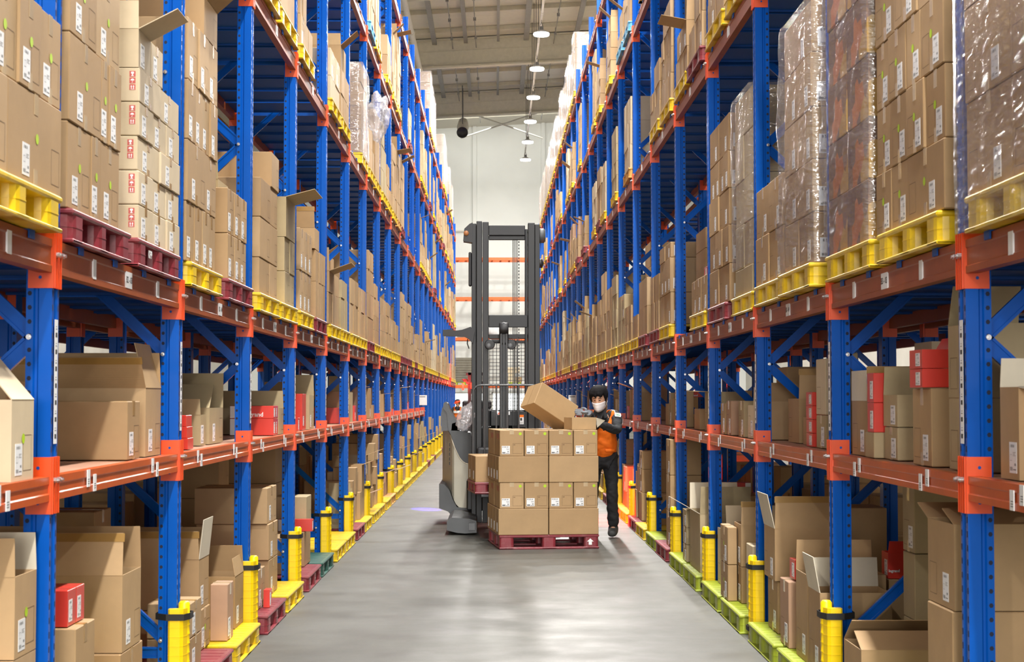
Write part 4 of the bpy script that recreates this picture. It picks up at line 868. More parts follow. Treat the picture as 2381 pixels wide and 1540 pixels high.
def build_carton(it):
    s = it['s']; w = abs(it['x1'] - it['x0']); d = it['y1'] - it['y0']; h = it['z1'] - it['z0']; red = it['kind'] == 'red'
    cx = (it['x0'] + it['x1']) / 2; cy = (it['y0'] + it['y1']) / 2; body = M[BODY[it['kind']]]; fl = it['flaps']
    name = 'red_carton' if red else 'open_carton' if fl else 'cardboard_carton'
    mb = MB(); mats = [body, M['frameprint'], M['seam'], M['card_in'], M['label'], M['redlogo']]
    xa = s * w / 2
    if fl:
        t = .005
        mb.box(-w/2, w/2, -d/2, d/2, 0, .006); mb.box(-w/2, w/2, -d/2, -d/2 + t, .006, h); mb.box(-w/2, w/2, d/2 - t, d/2, .006, h)
        mb.box(-w/2, -w/2 + t, -d/2 + t, d/2 - t, .006, h); mb.box(w/2 - t, w/2, -d/2 + t, d/2 - t, .006, h)
        mb.box(-w/2 + t, w/2 - t, -d/2 + t, d/2 - t, max(.007, h * .45), max(.009, h * .45) + .004, 3)
    else:
        mb.cbox(-w/2, w/2, -d/2, d/2, 0, h, .004 if not red else .002)
        mb.box(-w/2 + .004, w/2 - .004, -.0012, .0012, h, h + .0008, 2)
    bul = rng.uniform(0, .004)
    e = .0007 * s; ft = it['feat'] or ''
    if not red and 'none' not in ft and d > .16 and h > .14:      # printed frame on the aisle face
        g = 1 if s > 0 else 1
        y0, y1 = d * .5 - .135, d * .5 - .03; z0, z1 = .035, .165
        if d > .24 and h > .2:
            for (a, b, c2, dd) in ((y0, y1, z0, z0 + .002), (y0, y1, z1, z1 + .002), (y0, y0 + .002, z0, z1), (y1, y1 + .002, z0, z1)): mb.quad((xa + e, a, c2), (xa + e, b, c2), (xa + e, b, dd), (xa + e, a, dd), m=1)
    if 'f' in ft:
        for (a, b, c2, dd) in ((-w*.42, -w*.42+.16, h*.10, h*.105), (-w*.42, -w*.42+.16, h*.52, h*.525), (-w*.42, -w*.42+.002, h*.10, h*.52), (-w*.42+.16, -w*.42+.162, h*.10, h*.525)):
            mb.quad((a, -d/2 - .0007, c2), (b, -d/2 - .0007, c2), (b, -d/2 - .0007, dd), (a, -d/2 - .0007, dd), m=1)
    if red:                                                       # white end panel printed on the red carton
        x0, x1 = (-w/2 + .001, -w/2 + w * .28)
        if s < 0: x0, x1 = w/2 - w * .28, w/2 - .001
        if w > .17: mb.box(x0, x1, -d/2 - .0008, -d/2, .002, h - .002, 4)
    o = mb.build(name, mats, None, (cx, cy, it['z0']), it['rz'], True)
    tag(o, it['lbl'], 'carton', ('red cartons' if red else 'brown cartons stored in the racks'))
    if fl:
        edges = {'n': (((-w/2, -d/2, h), (w/2, -d/2, h)), (0, -1, 0), d / 2), 'f': (((w/2, d/2, h), (-w/2, d/2, h)), (0, 1, 0), d / 2),
                 'a': (((xa, -d/2, h), (xa, d/2, h)), (s, 0, 0), w / 2), 'r': (((-xa, -d/2, h), (-xa, d/2, h)), (-s, 0, 0), w / 2)}
        for tk in fl.split():
            e_, ang = tk.split(':'); pale = ang.endswith('c'); ang = ang.rstrip('c'); hg, out, L_ = edges[e_]; L_ = min(max(L_, .10), .24) if not red else min(L_, .07); fb = MB()
            flap_box(fb, hg, None, out, float(ang), L_, 0); 
            if e_ == 'n' and L_ > .15 and abs(float(ang)) < 45 and it['kind'] == 'card' and it['force']:
                a_ = math.radians(float(ang)); d_ = Vector(out) * math.sin(a_) + Vector((0, 0, 1)) * math.cos(a_); p_, q_ = Vector(hg[0]) + d_ * (L_ - .042), Vector(hg[1]) + d_ * (L_ - .042); nn = d_.cross(q_ - p_).normalized() * .0042
                for sg in (1, -1): fb.quad(*[x + nn * sg for x in (p_, q_, q_ + d_ * .040, p_ + d_ * .040)], m=1)
            fb.build('flap', [M['cream_in'] if pale else body, M['tape']], o)
    if red:
        if it['text']: put_text(it['text'], min(.05, h * .5, w * .2), M['whiteprint'], o, (.02 * s, -d/2 - .0018, h * .3), '-y', .001)
        if h > .07:
            l = link('label', get_label(s, min(.07, d * .4), min(.09, h * .7)), o, (xa, -d * .15, h * .12))
        return o
    big = it['vis'] > 500
    if ('l' in ft or 'L' in ft) and big:
        lw = .085
        if h > .13 and d > .12: link('label', get_label(s, lw, min(.115, h * .6)), o, (xa, -d * .5 + d * .32, h * .07))
        if 'L' in ft:
            m2 = MB(); m2.box(-.055, .055, -.0012, 0, 0, .11); l2 = m2.build('label', M['label'], o, (xa - s * .09, -d/2, h * .1))
            put_text('8 520 33', .022, M['print'], l2, (0, -.0018, .094), '-y', .0004); put_text('40', .02, M['print'], l2, (.03, -.0018, .035), '-y', .0004)
            b2 = MB(); b2.box(-.045, .0, -.0018, -.0012, .008, .022); b2.box(.012, .045, -.0018, -.0012, .066, .07); b2.box(.012, .045, -.0018, -.0012, .058, .061); b2.build('barcode', M['printsoft'], l2)
    if ('t' in ft or 'l' in ft) and big and not fl and it['kind'] != 'goods':
        tb = MB(); x0, x1 = sorted((xa, xa + s * .001)); tw = .024; th = min(.075, h * .25)
        tb.box(x0, x1, -tw, tw, h - th, h + .001); t2_ = MB(); t2_.box(x0, x1, -tw, tw, 0, th * .8)
        if it['z1'] < EYE: tb.box(-w/2, w/2, -tw, tw, h, h + .0012)
        t2_.build('tape', M['tape' if 't' in ft or it['kind'] == 'cream' else 'tapeclear'], o)
        tb.build('tape', M['tape' if 't' in ft or it['kind'] == 'cream' else 'tapeclear'], o)
    if 'd' in ft and big: link('dot_sticker', get_dot(s), o, (xa, d * .02, h * .52))
    if it['kind'] == 'cream' and s > 0 and h < .18 and big and 'l' in ft and it['y0'] < 8:       # red care symbols on the end face
        fr = MB(); 
        for q in range(3):
            z = h - .03 - .032 * q; x = .5 * w - .048
            Z = lambda l: [(x + .0145 + px * .68, -d/2 - .0012, z + pz * .68) for px, pz in l]
            fr.box(x, x + .029, -d/2 - .0008, -d/2, z - .014, z + .014, 0)
            if q == 0: l = [(-.003, -.009), (-.009, -.012), (-.009, -.015), (.009, -.015), (.009, -.012), (.003, -.009), (.003, -.003), (.011, .005), (.009, .015), (-.009, .015), (-.011, .005), (-.003, -.003)]
            elif q == 1: l = [(-.0012, 0), (-.0012, -.012), (-.006, -.012), (-.006, -.015), (.0012, -.015), (.0012, 0), (.014, 0), (.010, .009), (0, .014), (-.010, .009), (-.014, 0)]
            else: l = None
            if l: fr.add(Z(l), [tuple(range(len(l)))], 1)
            else:
                for ox in (-.008, .008):
                    fr.add(Z([(ox - .0025, -.011), (ox + .0025, -.011), (ox + .0025, .003), (ox + .006, .003), (ox, .014), (ox - .006, .003), (ox - .0025, .003)]), [tuple(range(7))], 1)
                fr.box(x + .005, x + .024, -d/2 - .0014, -d/2 - .0008, z - .011, z - .0093, 1)
        fr.build('care_symbols', [M['redprint'], M['whiteprint']], o)
    return o
CAP = {'card': 290, 'open': 110, 'red': 90}
groups = {'card': [], 'open': [], 'red': []}
for it in ITEMS: groups['red' if it['kind'] == 'red' else 'open' if it['flaps'] else 'card'].append(it)
mass = MB(); mass_mats = [M['card_far'], M['olive'], M['cream'], M['goods'], M['redbox']]; MI = {'card': 0, 'pink': 0, 'olive': 1, 'cream': 2, 'goods': 3, 'red': 4, 'grey': 0}
seen_lab = set()
for g, lst in groups.items():
    lst.sort(key=lambda t: -t['vis']); n = 0
    for it in lst:
        if n < CAP[g] and it['vis'] > (14 if g == 'card' else 20):
            if it['lbl'] in seen_lab: print('DUP LABEL', it['lbl'])
            seen_lab.add(it['lbl']); build_carton(it); n += 1
        else:
            a, b = sorted((it['x0'], it['x1'])); mass.box(a, b, it['y0'], it['y1'], it['z0'], it['z1'], MI[it['kind']])
    print('GROUP', g, len(lst), 'built', n, 'smallest', round(lst[n - 1]['vis']))
m_ = stuff(mass.build('stacked_cartons', mass_mats)); m_['label'] = 'mass of small brown cartons stored deep in the racks and far down the aisle'; m_['category'] = 'cartons'
# pallets --------------------------------------------------------------------------------
def pallet_parts(arrow=False):
    """1.10 x 1.04 x 0.14 plastic pallet: top deck, bottom deck, nine rounded blocks"""
    L_, W_, H = .55, .52, .14; out = {}
    mb = MB(); mb.cbox(-L_, L_, -W_, W_, .112, .137, .008)
    for q in range(-4, 5): mb.box(-L_ + .03, L_ - .03, q * .11 - .012, q * .11 + .012, .1365, .1393)
    out['top_deck'] = mb
    mb = MB()
    for y in (-W_ + .075, 0, W_ - .075): mb.cbox(-L_, L_, y - .075, y + .075, 0, .016, .005)
    for x in (-L_ + .06, 0, L_ - .06): mb.cbox(x - .06, x + .06, -W_, W_, .0, .0155, .005)
    out['bottom_deck'] = mb
    bl = []
    for ix in (-1, 0, 1):
        for iy in (-1, 0, 1):
            hx, hy = (.085 if ix else .07), (.10 if iy else .085); cx, cy = ix * (L_ - hx - .003), iy * (W_ - hy - .003); mb = MB(); pts = []; r = .05
            for qx, qy, a0 in ((1, 1, 0), (-1, 1, 90), (-1, -1, 180), (1, -1, 270)):
                for a in (0, 30, 60, 90): t = math.radians(a0 + a); pts.append((cx + qx * (hx - r) + r * math.cos(t), cy + qy * (hy - r) + r * math.sin(t)))
            mb.prism(pts, .016, .112); mb.prism([(cx + (a - cx) * 1.02, cy + (b - cy) * 1.02) for a, b in pts], .062, .066); bl.append(mb)
    return out, bl
_pmesh = {}
def pal_meshes(c):
    if c not in _pmesh:
        o, b = pallet_parts(); m = M['p' + c]
        whole = MB()
        for x in list(o.values()) + b: whole.add(x.v, x.f)
        _pmesh[c] = (o['top_deck'].mesh('plastic_pallet', m), o['bottom_deck'].mesh('bottom_deck', m), [q.mesh('block', m) for q in b], whole)
    return _pmesh[c]
PALS.sort(key=lambda p: -p['vis']); far = {}; npal = 0
for n, p in enumerate(PALS):
    td, bd, bl, whole = pal_meshes(p['col']); x = p['x'] - p['s'] * .55
    if n < 270 and p['vis'] > 20:
        nm = 'plastic_pallet' if p['col'] != 'w' else 'wooden_pallet'
        o = link(nm, td, None, (x, p['y'], p['z']), rng.uniform(-.006, .006)); tag(o, p['lbl'], 'pallet', 'pallets in the racks'); link('bottom_deck', bd, o); npal += 1
        if p['lbl'] in seen_lab: print('DUP', p['lbl'])
        seen_lab.add(p['lbl'])
        for i, b in enumerate(bl):
            ix = i // 3
            if p['vis'] > 1500 or (ix == (2 if p['s'] > 0 else 0)) or i % 3 == 0: link('block', b, o)
        if p['side'] == 'left' and p['col'] == 'r' and abs(p['y'] - 8.26) < .01: put_text('KPP', .05, M['whiteprint'], o, (.5485, -.26, .075), '+x', .002)
        if p['side'] == 'left' and p['col'] == 'r' and abs(p['y'] - 7.06) < .01:
            a = MB(); a.add([(.02, -.5206, .03), (.05, -.5206, .03), (.05, -.5206, .07), (.07, -.5206, .07), (.035, -.5206, .105), (.0, -.5206, .07), (.02, -.5206, .07)], [(0, 1, 2, 3, 4, 5, 6)]); a.build('arrow_mark', M['whiteprint'], o, (.40, 0, 0))
    else:
        far.setdefault(p['col'], []).append((x, p['y'], p['z']))
mbf = MB(); mts = []
for i, (c, l) in enumerate(far.items()):
    mts.append(M['p' + c]); w = pal_meshes(c)[3]
    for (x, y, z) in l: mbf.add([(a + x, b + y, d + z) for a, b, d in w.v], w.f, i)
if mts:
    o = stuff(mbf.build('stored_pallets', mts, fix=False)); o['label'] = 'small coloured pallets far down both racks'; o['category'] = 'pallets'
print('PALLETS', len(PALS), 'built', npal)
# stretch film ---------------------------------------------------------------------------
from mathutils import noise
def film_shell(x0, x1, y0, y1, z0, z1, s, lump, seed, n=16, g=.02):
    """thin wrapping skin round a load: near, aisle and far sides plus a lapped top, wrinkled"""
    mb = MB()
    xa, xr = x0 + s * g, x1
    per = []                                    # outline from rear near corner round to rear far corner
    for i in range(n + 1): per.append((xr + (xa - xr) * i / n, y0 - g, 0, -1))
    for i in range(1, n * 2 + 1): per.append((xa, y0 - g + (y1 - y0 + 2 * g) * i / (n * 2), s, 0))
    for i in range(1, n + 1): per.append((xa + (xr - xa) * i / n, y1 + g, 0, 1))
    m = len(per); R = 24; vsx = []
    for j in range(R + 1):
        z = z0 + (z1 + .01 - z0) * j / R
        for (x, y, nx, ny) in per:
            k = noise.noise(Vector((x * 3 + seed, y * 3, z * 2.2))) * .6 + noise.noise(Vector((x * 9, y * 9 + seed, z * 6 + y * 5))) * .35
            o = max(0, k + .12) * lump
            if j in (0, R): o *= .3
            vsx.append((x + nx * o, y + ny * o, z))
    mb.add(vsx, [(j * m + i, j * m + i + 1, (j + 1) * m + i + 1, (j + 1) * m + i) for j in range(R) for i in range(m - 1)], 0, True)
    tops = [(per[i][0] - per[i][2] * .10, per[i][1] - per[i][3] * .10, z1 + .012) for i in range(m)]
    mb.add([vsx[R * m + i] for i in range(m)] + tops, [(i, i + 1, m + i + 1, m + i) for i in range(m - 1)], 0, True)
    return mb
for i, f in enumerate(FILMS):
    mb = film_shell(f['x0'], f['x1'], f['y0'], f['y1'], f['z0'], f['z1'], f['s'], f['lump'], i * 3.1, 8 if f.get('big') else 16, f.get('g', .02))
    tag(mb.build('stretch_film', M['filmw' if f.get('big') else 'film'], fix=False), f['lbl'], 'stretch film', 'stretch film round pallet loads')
# loose film hanging from the wrapped load high on the left, small things on the shelves ----
load_y = PY(5) + 1.4
# post guards -----------------------------------------------------------------------------
def guard_mesh(s):
    g = MB(); h = .58; r = .031; pr = [(0, 0), (r, 0)]; z = .05
    while z < h - .05: pr += [(r, z), (r + .0018, z + .003), (r + .0018, z + .008), (r, z + .011)]; z += .05
    pr += [(r, h - .012), (r - .010, h), (0, h)]
    g.lathe(pr, (.036 * s, -.030, 0), 18)
    a, b = sorted((.056 * s, -.062 * s)); pts = [(.062 * s, -.040), (.045 * s, -.100), (.028 * s, -.112), (-.026 * s, -.112), (-.036 * s, -.102), (-.036 * s, -.060), (.012 * s, -.060), (.012 * s, .018), (.036 * s, .018)]
    g.prism(pts, 0, .545)
    for i in range(10): g.prism([(.0 + x * 1.02, -.06 + (y + .06) * 1.03) for x, y in pts[:5]] + [(-.03 * s, -.10), (.04 * s, -.09)], .05 * i + .046, .05 * i + .050)
    return g.mesh('post_guard', M['guard'])
def strap_mesh(s, z):
    g = MB(); pts = [(.074 * s, .040), (.074 * s, -.050), (.052 * s, -.118), (-.044 * s, -.120), (-.112 * s, -.06), (-.112 * s, .058), (.04 * s, .058)]
    n = len(pts); v = [(x, y, zz) for zz in (z, z + .034) for x, y in pts] + [(x * .97, y * .95, zz) for zz in (z, z + .034) for x, y in pts]
    f = [(i, (i + 1) % n, n + (i + 1) % n, n + i) for i in range(n)] + [(2*n + i, 3*n + i, 3*n + (i + 1) % n, 2*n + (i + 1) % n) for i in range(n)]
    f += [(n + i, n + (i + 1) % n, 3*n + (i + 1) % n, 3*n + i) for i in range(n)] + [(i, 2*n + i, 2*n + (i + 1) % n, (i + 1) % n) for i in range(n)]
    g.add(v, f); return g.mesh('strap', M['strap'])
for s, xf, side in ((1, XL, 'left'), (-1, XR, 'right')):
    gm = guard_mesh(s); s1 = strap_mesh(s, .485); s0 = strap_mesh(s, .055)
    for k in range(1, NP):
        if k > 16 and s < 0: continue
        o = link('post_guard', gm, None, (xf, PY(k), 0)); tag(o, 'yellow plastic guard strapped to the foot of the %s post, %s rack' % (ORDW[k], side), 'post guard', 'yellow post guards')
        link('strap', s1, o); link('strap', s0, o)
# ---------------------------------------------------------------- the pallet load in the aisle
TH = math.radians(6.7); P0 = Vector((.043, 18.18, 0)); RT = Matrix.Translation(P0) @ Matrix.Rotation(TH, 4, 'Z')
def place(o, x, y, z, rz=0.):
    o.location = RT @ Vector((x, y, z)); o.rotation_euler = (0, 0, TH + rz); return o
def load_pallet(rootname, mt, W=1.12, D=1.12, H=.16, arrow=True):
    t = MB(); t.cbox(0, W, 0, D, H - .03, H, .006)
    for q in range(1, 9): t.box(.02, W - .02, D * q / 9 - .01, D * q / 9 + .01, H - .001, H + .0)
    o = t.build(rootname, mt)
    b = MB()
    for y in (.075, D / 2, D - .075): b.cbox(0, W, y - .075, y + .075, 0, .024, .006)
    for x in (.085, W / 2, W - .085): b.cbox(x - .085, x + .085, 0, D, .0, .0235, .006)
    b.build('bottom_deck', mt, o)
    for ix in range(3):
        for iy in range(3):
            w = (.17, .16, .17)[ix]; d = (.17, .15, .17)[iy]; x0 = (0, W / 2 - .08, W - .17)[ix]; y0 = (0, D / 2 - .075, D - .17)[iy]; pts = []; r = .035
            x0 += .004; y0 += .004; w -= .008; d -= .008
            for cx, cy, a0 in ((x0 + w - r, y0 + d - r, 0), (x0 + r, y0 + d - r, 90), (x0 + r, y0 + r, 180), (x0 + w - r, y0 + r, 270)):
                for a in (0, 30, 60, 90): tt = math.radians(a0 + a); pts.append((cx + r * math.cos(tt), cy + r * math.sin(tt)))
            m = MB(); m.prism(pts, .0236, H - .03); m.build('block', mt, o)
    if arrow:
        a = MB(); x = W - .10; a.add([(x - .018, -.0014, .045), (x + .018, -.0014, .045), (x + .018, -.0014, .08), (x + .038, -.0014, .08), (x, -.0014, .115), (x - .038, -.0014, .08), (x - .018, -.0014, .08)], [(0, 1, 2, 3, 4, 5, 6)]); a.build('arrow_mark', M['whiteprint'], o)
    return o
pl = load_pallet('plastic_pallet', M['pr']); place(pl, 0, 0, 0); tag(pl, 'maroon plastic pallet on the aisle floor under the big carton load', 'pallet')
def lcarton(w, d, h, front=False, side=False, symbols=False):
    mb = MB(); mb.cbox(0, w, 0, d, 0, h, .005); mb.box(.004, w - .004, d / 2 - .001, d / 2 + .001, h, h + .0006, 2) if w > d else mb.box(w / 2 - .001, w / 2 + .001, .004, d - .004, h, h + .0006, 2)
    if front:
        a, b, z0, z1 = w - .125, w - .02, .03, .14
        for (p, q, c, e) in ((a, b, z0, z0 + .0022), (a, b, z1, z1 + .0022), (a, a + .0022, z0, z1), (b, b + .0022, z0, z1 + .0022)): mb.quad((p, -.0007, c), (q, -.0007, c), (q, -.0007, e), (p, -.0007, e), m=1)
        mb.box(a + .008, a + .03, -.0009, -.0006, z1 - .016, z1 - .011, 1)
    o = mb.build('cardboard_carton', [M['card'], M['frameprint'], M['seam']])
    if front:
        l = MB(); l.box(.022, .112, -.0014, 0, .025, .115); lo = l.build('label', M['label'], o)
        put_text('8 520 60', .019, M['print'], lo, (.062, -.002, .102), '-y', .0003)
        b = MB(); b.box(.072, .104, -.0019, -.0014, .078, .082); b.box(.076, .104, -.0019, -.0014, .070, .073); b.box(.084, .102, -.0019, -.0014, .046, .056); b.box(.028, .062, -.0019, -.0014, .031, .047); b.box(.068, .106, -.0019, -.0014, .031, .037); b.build('printed_lines', M['printsoft'], lo)
        dd = MB(); dd.add([(w - .04 + .017 * math.cos(t), -.0013, h - .038 + .017 * math.sin(t)) for t in [PI * q / 9 for q in range(18)]], [tuple(range(18))]); dd.build('dot_sticker', M['dot'], o)
        tp = MB(); tp.box(w / 2 - .024, w / 2 + .024, -.001, 0, h - .045, h); tp.box(w / 2 - .024, w / 2 + .024, 0, d, h, h + .001); tp.build('tape', M['tapeclear'], o)
    if side:
        l = MB(); l.box(-.0014, 0, d * .5 - .02, d * .5 + .055, .03, .13); l.build('label', M['label'], o)
    if symbols:
        sb = MB()
        for yy in (.12, .24):
            if yy < d - .05: sb.box(-.001, 0, yy - .03, yy + .03, h - .10, h - .04)
        sb.build('printed_symbols', M['redlogo'], o)
    return o
RH = .29; z = .1605; cnt = 0
COLN = ['leftmost', 'second from left', 'third from left', 'rightmost']
for r in range(4):
    if r % 2 == 0:
        for cx in range(2):
            for dy in range(4):
                if cx == 1 and dy > 0: continue
                o = lcarton(.556, .272, RH - .002, side=(cx == 0)); place(o, -.008 + .566 * cx, -.004 + .276 * dy, z, rng.uniform(-.004, .004))
                nm = ('bottom', '', 'third')[r]
                tag(o, 'wide carton in the %s row of the aisle load, %s' % (nm, ('front left', 'front right')[cx] if dy == 0 else '%s back along its side' % ORDW[dy]), 'carton', 'cartons of the aisle load')
    else:
        for cx in range(4):
            for dy in range(2):
                if dy == 1 and r == 1 and cx > 0: continue
                o = lcarton(.268, .548, RH - .003, front=(dy == 0), symbols=(cx == 0)); place(o, .006 + .2765 * cx, .002 + .552 * dy, z, rng.uniform(-.006, .006))
                tag(o, '%s carton in the %s row of the aisle load, %s' % ('square-faced' if dy == 0 else 'rear', ('', 'second', '', 'top')[r], COLN[cx]), 'carton', 'cartons of the aisle load')
    z += RH
ZT = z
# small open carton and the tilted one held above the load
mb = MB(); w, d, h, t = .285, .30, .135, .005
mb.box(0, w, 0, d, 0, .006); mb.box(0, w, 0, t, .006, h); mb.box(0, w, d - t, d, .006, h); mb.box(0, t, t, d - t, .006, h); mb.box(w - t, w, t, d - t, .006, h)
o = mb.build('open_carton', M['card']); o.location = (.860, 18.42, ZT + .001); o.rotation_euler = (0, 0, math.radians(15)); tag(o, 'small open carton standing on the right of the aisle load', 'carton')
fb = MB(); q_ = [(w, 0, h), (w + .125, .05, h - .035), (w + .10, .05, h - .055), (w + .015, .005, .02)]; fb.add(q_ + [(x, y + .004, z_) for x, y, z_ in q_], [(0, 1, 2, 3), (7, 6, 5, 4), (0, 4, 5, 1), (1, 5, 6, 2), (2, 6, 7, 3), (3, 7, 4, 0)]); fb.build('flap', M['cream_in'], o)
mb = MB(); w, d, h = .56, .29, .285
mb.cbox(-w/2, w/2, -d/2, d/2, -h/2, h/2, .005); mb.box(-w/2 - .0006, -w/2, -.0012, .0012, -h/2 + .004, h/2 - .004, 1)
o = mb.build('cardboard_carton', [M['card'], M['seam']]); o.location = (.625, 18.98, ZT + .255)
o.rotation_euler = (Matrix.Rotation(math.radians(22), 4, 'Y') @ Matrix.Rotation(math.radians(-24), 4, 'X') @ Matrix.Rotation(math.radians(26), 4, 'Z')).to_euler()
tag(o, 'brown carton tilted in the hands of the masked worker above the load', 'carton'); TILT = o
# ---------------------------------------------------------------- reach truck
tr = empty('reach_truck', (.127, 21.2, 0)); tag(tr, 'black and beige reach truck with tall mast behind the carton load', 'forklift truck')
def tp(name, mb, m, par=None):
    o = mb.build(name, m, par or tr)
    if name in ('hood', 'seat_back', 'seat', 'lower_cover', 'straddle_leg', 'side_bracket', 'body_panel', 'sheave_housing') and name != 'body_panel':
        bv = o.modifiers.new('edge', 'BEVEL'); bv.width = .035 if name in ('seat_back', 'seat', 'hood') else .012; bv.segments = 3; bv.limit_method = 'ANGLE'; bv.angle_limit = math.radians(50)
    return o
def P(u, v, dy=0.):
    Y = 21.2 + dy; return ((u - 1152) / F_PX * Y - .127, EYE + (925 - v) / F_PX * Y)
def mast_rail(xs, ztop):
    m = MB()
    for (a, b, y0, y1, zt) in xs: m.cbox(a, b, y0, y1, .08, zt, .006)
    return m
tp('mast_rail', mast_rail([(-.435, -.375, -.10, .22, 3.93), (-.372, -.300, -.16, .10, 3.955), (-.294, -.215, -.20, .02, 3.94)], 0), M['truck'])
tp('mast_rail', mast_rail([(.255, .288, -.10, .2, 3.86), (.291, .378, -.20, .02, 3.93), (.381, .445, -.12, .12, 3.92)], 0), M['truck'])
m = MB(); m.cbox(-.214, .254, -.16, -.10, 3.77, 3.90, .006); m.cbox(-.214, .254, -.13, -.06, 3.715, 3.77, .006); m.box(-.08, -.03, -.163, -.16, 3.78, 3.89); tp('mast_crossbar', m, M['truck'])
m = MB(); m.cbox(-.214, .290, -.12, -.06, 2.585, 2.745, .006); tp('mast_crossbar', m, M['truck'])
m = MB(); m.cbox(-.214, .290, -.05, .02, 2.44, 2.50, .006); m.cbox(-.214, .29, .0, .05, 2.38, 2.42, .006); tp('mast_crossbar', m, M['truckblk'])
m = MB(); m.prism([(-.545, 3.70), (-.53, 3.86), (-.46, 3.925), (-.42, 3.94), (-.42, 3.68), (-.48, 3.69)], -.12, .10, 'y'); tp('sheave_housing', m, M['truckblk'])
m = MB(); m.lathe([(.0, -.015), (.03, -.015), (.034, 0), (.03, .015), (.022, .015), (.022, -.016)], (-.505, -.125, 3.80), 18, axis='y'); tp('pulley_ring', m, mat('orange_ring_paint', (.35, .14, .05), .5))
m = MB(); m.lathe([(0, -.05), (.075, -.05), (.095, -.03), (.095, .03), (.075, .05), (0, .05)], (.47, 0, 3.78), 20, axis='x'); tp('chain_pulley', m, M['truckgrey'])
m = MB(); m.lathe([(0, -.04), (.05, -.04), (.06, -.02), (.06, .02), (.0, .04)], (.46, 0, 3.42), 16, axis='x'); m.cbox(-.475, -.436, -.1, .05, 3.12, 3.56, .015); tp('hose_reel', m, M['truckblk'])
m = MB()
for x in (.10, .125, .15): m.box(x - .006, x + .006, -.08, -.07, 1.2, 3.72)
for i in range(60): m.box(.168, .182, -.083, -.070, 1.2 + i * .042, 1.2 + i * .042 + .026)
tp('lift_chain', m, M['truckblk'])
m = MB(); m.lathe([(.0, -.06), (.07, -.06), (.085, -.045), (.08, -.02), (.09, 0), (.08, .02), (.085, .045), (.07, .06), (0, .06)], (-.02, -.26, 2.56), 22, axis='x'); m.cbox(-.08, .04, -.30, -.20, 2.36, 2.56, .02); tp('hose_pulley', m, M['truckblk'])
m = MB()
for x in (-.055, -.02, .015): m.tube((x, -.30, 1.3), (x, -.30, 2.56), .014, n=8)
m.cbox(-.075, .03, -.28, -.18, 1.2, 2.36, .01); tp('lift_cylinder', m, M['truckgrey'])
for x in (-.20, .075):
    m = MB(); m.lathe([(.0, .07), (.045, .06), (.062, .03), (.066, -.02), (.060, -.035)], (x, -.24, 2.36), 18, axis='y'); m.box(min(x, -.03), max(x, -.03), -.22, -.2, 2.40, 2.43); wl = tp('work_light', m, M['truckblk'])
    m = MB(); m.lathe([(.058, -.034), (.0, -.038)], (x, -.24, 2.36), 18, axis='y'); m.lathe([(.03, -.040), (.022, -.042), (0, -.042)], (x - .012, -.24, 2.345), 8, axis='y', m=1); m.build('lens', [M['truck'], M['steel']], wl)
m = MB(); m.prism([P(1031, 783), P(1031, 769), P(1048, 768), P(1060, 771), P(1075, 769), P(1095, 762), P(1104, 772), P(1100, 800), P(1090, 790), P(1080, 784)], -.25, -.08, 'y'); tp('side_bracket', m, M['truckblk'])
m = MB(); m.path([P(1088, 788, -.16) and (P(1088, 790)[0], -.16, P(1088, 790)[1]), (P(1087, 800)[0], -.17, P(1087, 800)[1]), (P(1091, 812)[0], -.17, P(1091, 812)[1])], .007, 6); tp('cable', m, M['strap'])
m = MB()                                                          # wire guard between the rails
for i in range(11): x = -.205 + i * .046; m.tube((x, .16, 1.30), (x, .16, 2.44), .0035, n=5, caps=False)
for i in range(25): z_ = 1.30 + i * .0465; m.tube((-.21, .16, z_), (.27, .16, z_), .0035, n=5, caps=False)
tp('wire_guard', m, M['truckblk'])
m = MB(); r = .09; a, b, zt = -.405, .43, 1.835                   # bent tube load backrest
pts = [(a, -.75, .75), (a, -.75, zt - r)] + [(a + r - r * math.cos(t), -.75, zt - r + r * math.sin(t)) for t in (PI/8, PI/4, 3*PI/8)] + [(a + r, -.75, zt), (b - r, -.75, zt)] + [(b - r + r * math.sin(t), -.75, zt - r + r * math.cos(t)) for t in (PI/8, PI/4, 3*PI/8)] + [(b, -.75, zt - r), (b, -.75, .75)]
m.path(pts, .013, 8)
for x in (-.115, .025, .165, -.26): m.tube((x, -.75, .75), (x, -.75, zt), .011, n=8)
m.box(a, b, -.76, -.735, .62, .76); tp('load_backrest', m, M['steel'])
m = MB()
for x in (-.25, .30): m.cbox(x - .05, x + .05, -1.80, -.70, .50, .535, .008); m.cbox(x - .05, x + .05, -.735, -.70, .50, .95, .008)
tp('fork', m, M['truckblk'])
m = MB(); m.cbox(-.40, .42, -.70, -.22, .55, .70, .01); m.cbox(-.36, .38, -.62, -.25, .72, 1.05, .02); tp('fork_carriage', m, M['truckblk'])
# chassis: straddle legs, wheels, beige body, hood, seat
m = MB(); m.prism([(-.72, .06), (-.72, .17), (-.66, .215), (-.44, .20), (-.36, .175), (-.355, .03), (-.50, .02), (-.60, .03)], -1.10, .30, 'y'); lg = tp('straddle_leg', m, M['truckgrey'])
m = MB(); m.lathe([(.0, -.05), (.07, -.05), (.075, 0), (.07, .05), (0, .05)], (-.60, -.85, .076), 18, axis='x'); m.build('load_wheel', M['tyre'], lg)
m = MB(); m.cbox(-.455, -.375, -1.107, -1.10, .06, .15, .002); m.build('end_plate', M['steel'], lg)
m = MB(); m.prism([(.40, .03), (.40, .2), (.60, .2), (.66, .17), (.66, .03)], -1.10, .30, 'y'); lg = tp('straddle_leg', m, M['truckgrey'])
m = MB(); m.lathe([(.0, -.05), (.07, -.05), (.075, 0), (.07, .05), (0, .05)], (.55, -.85, .076), 18, axis='x'); m.build('load_wheel', M['tyre'], lg)
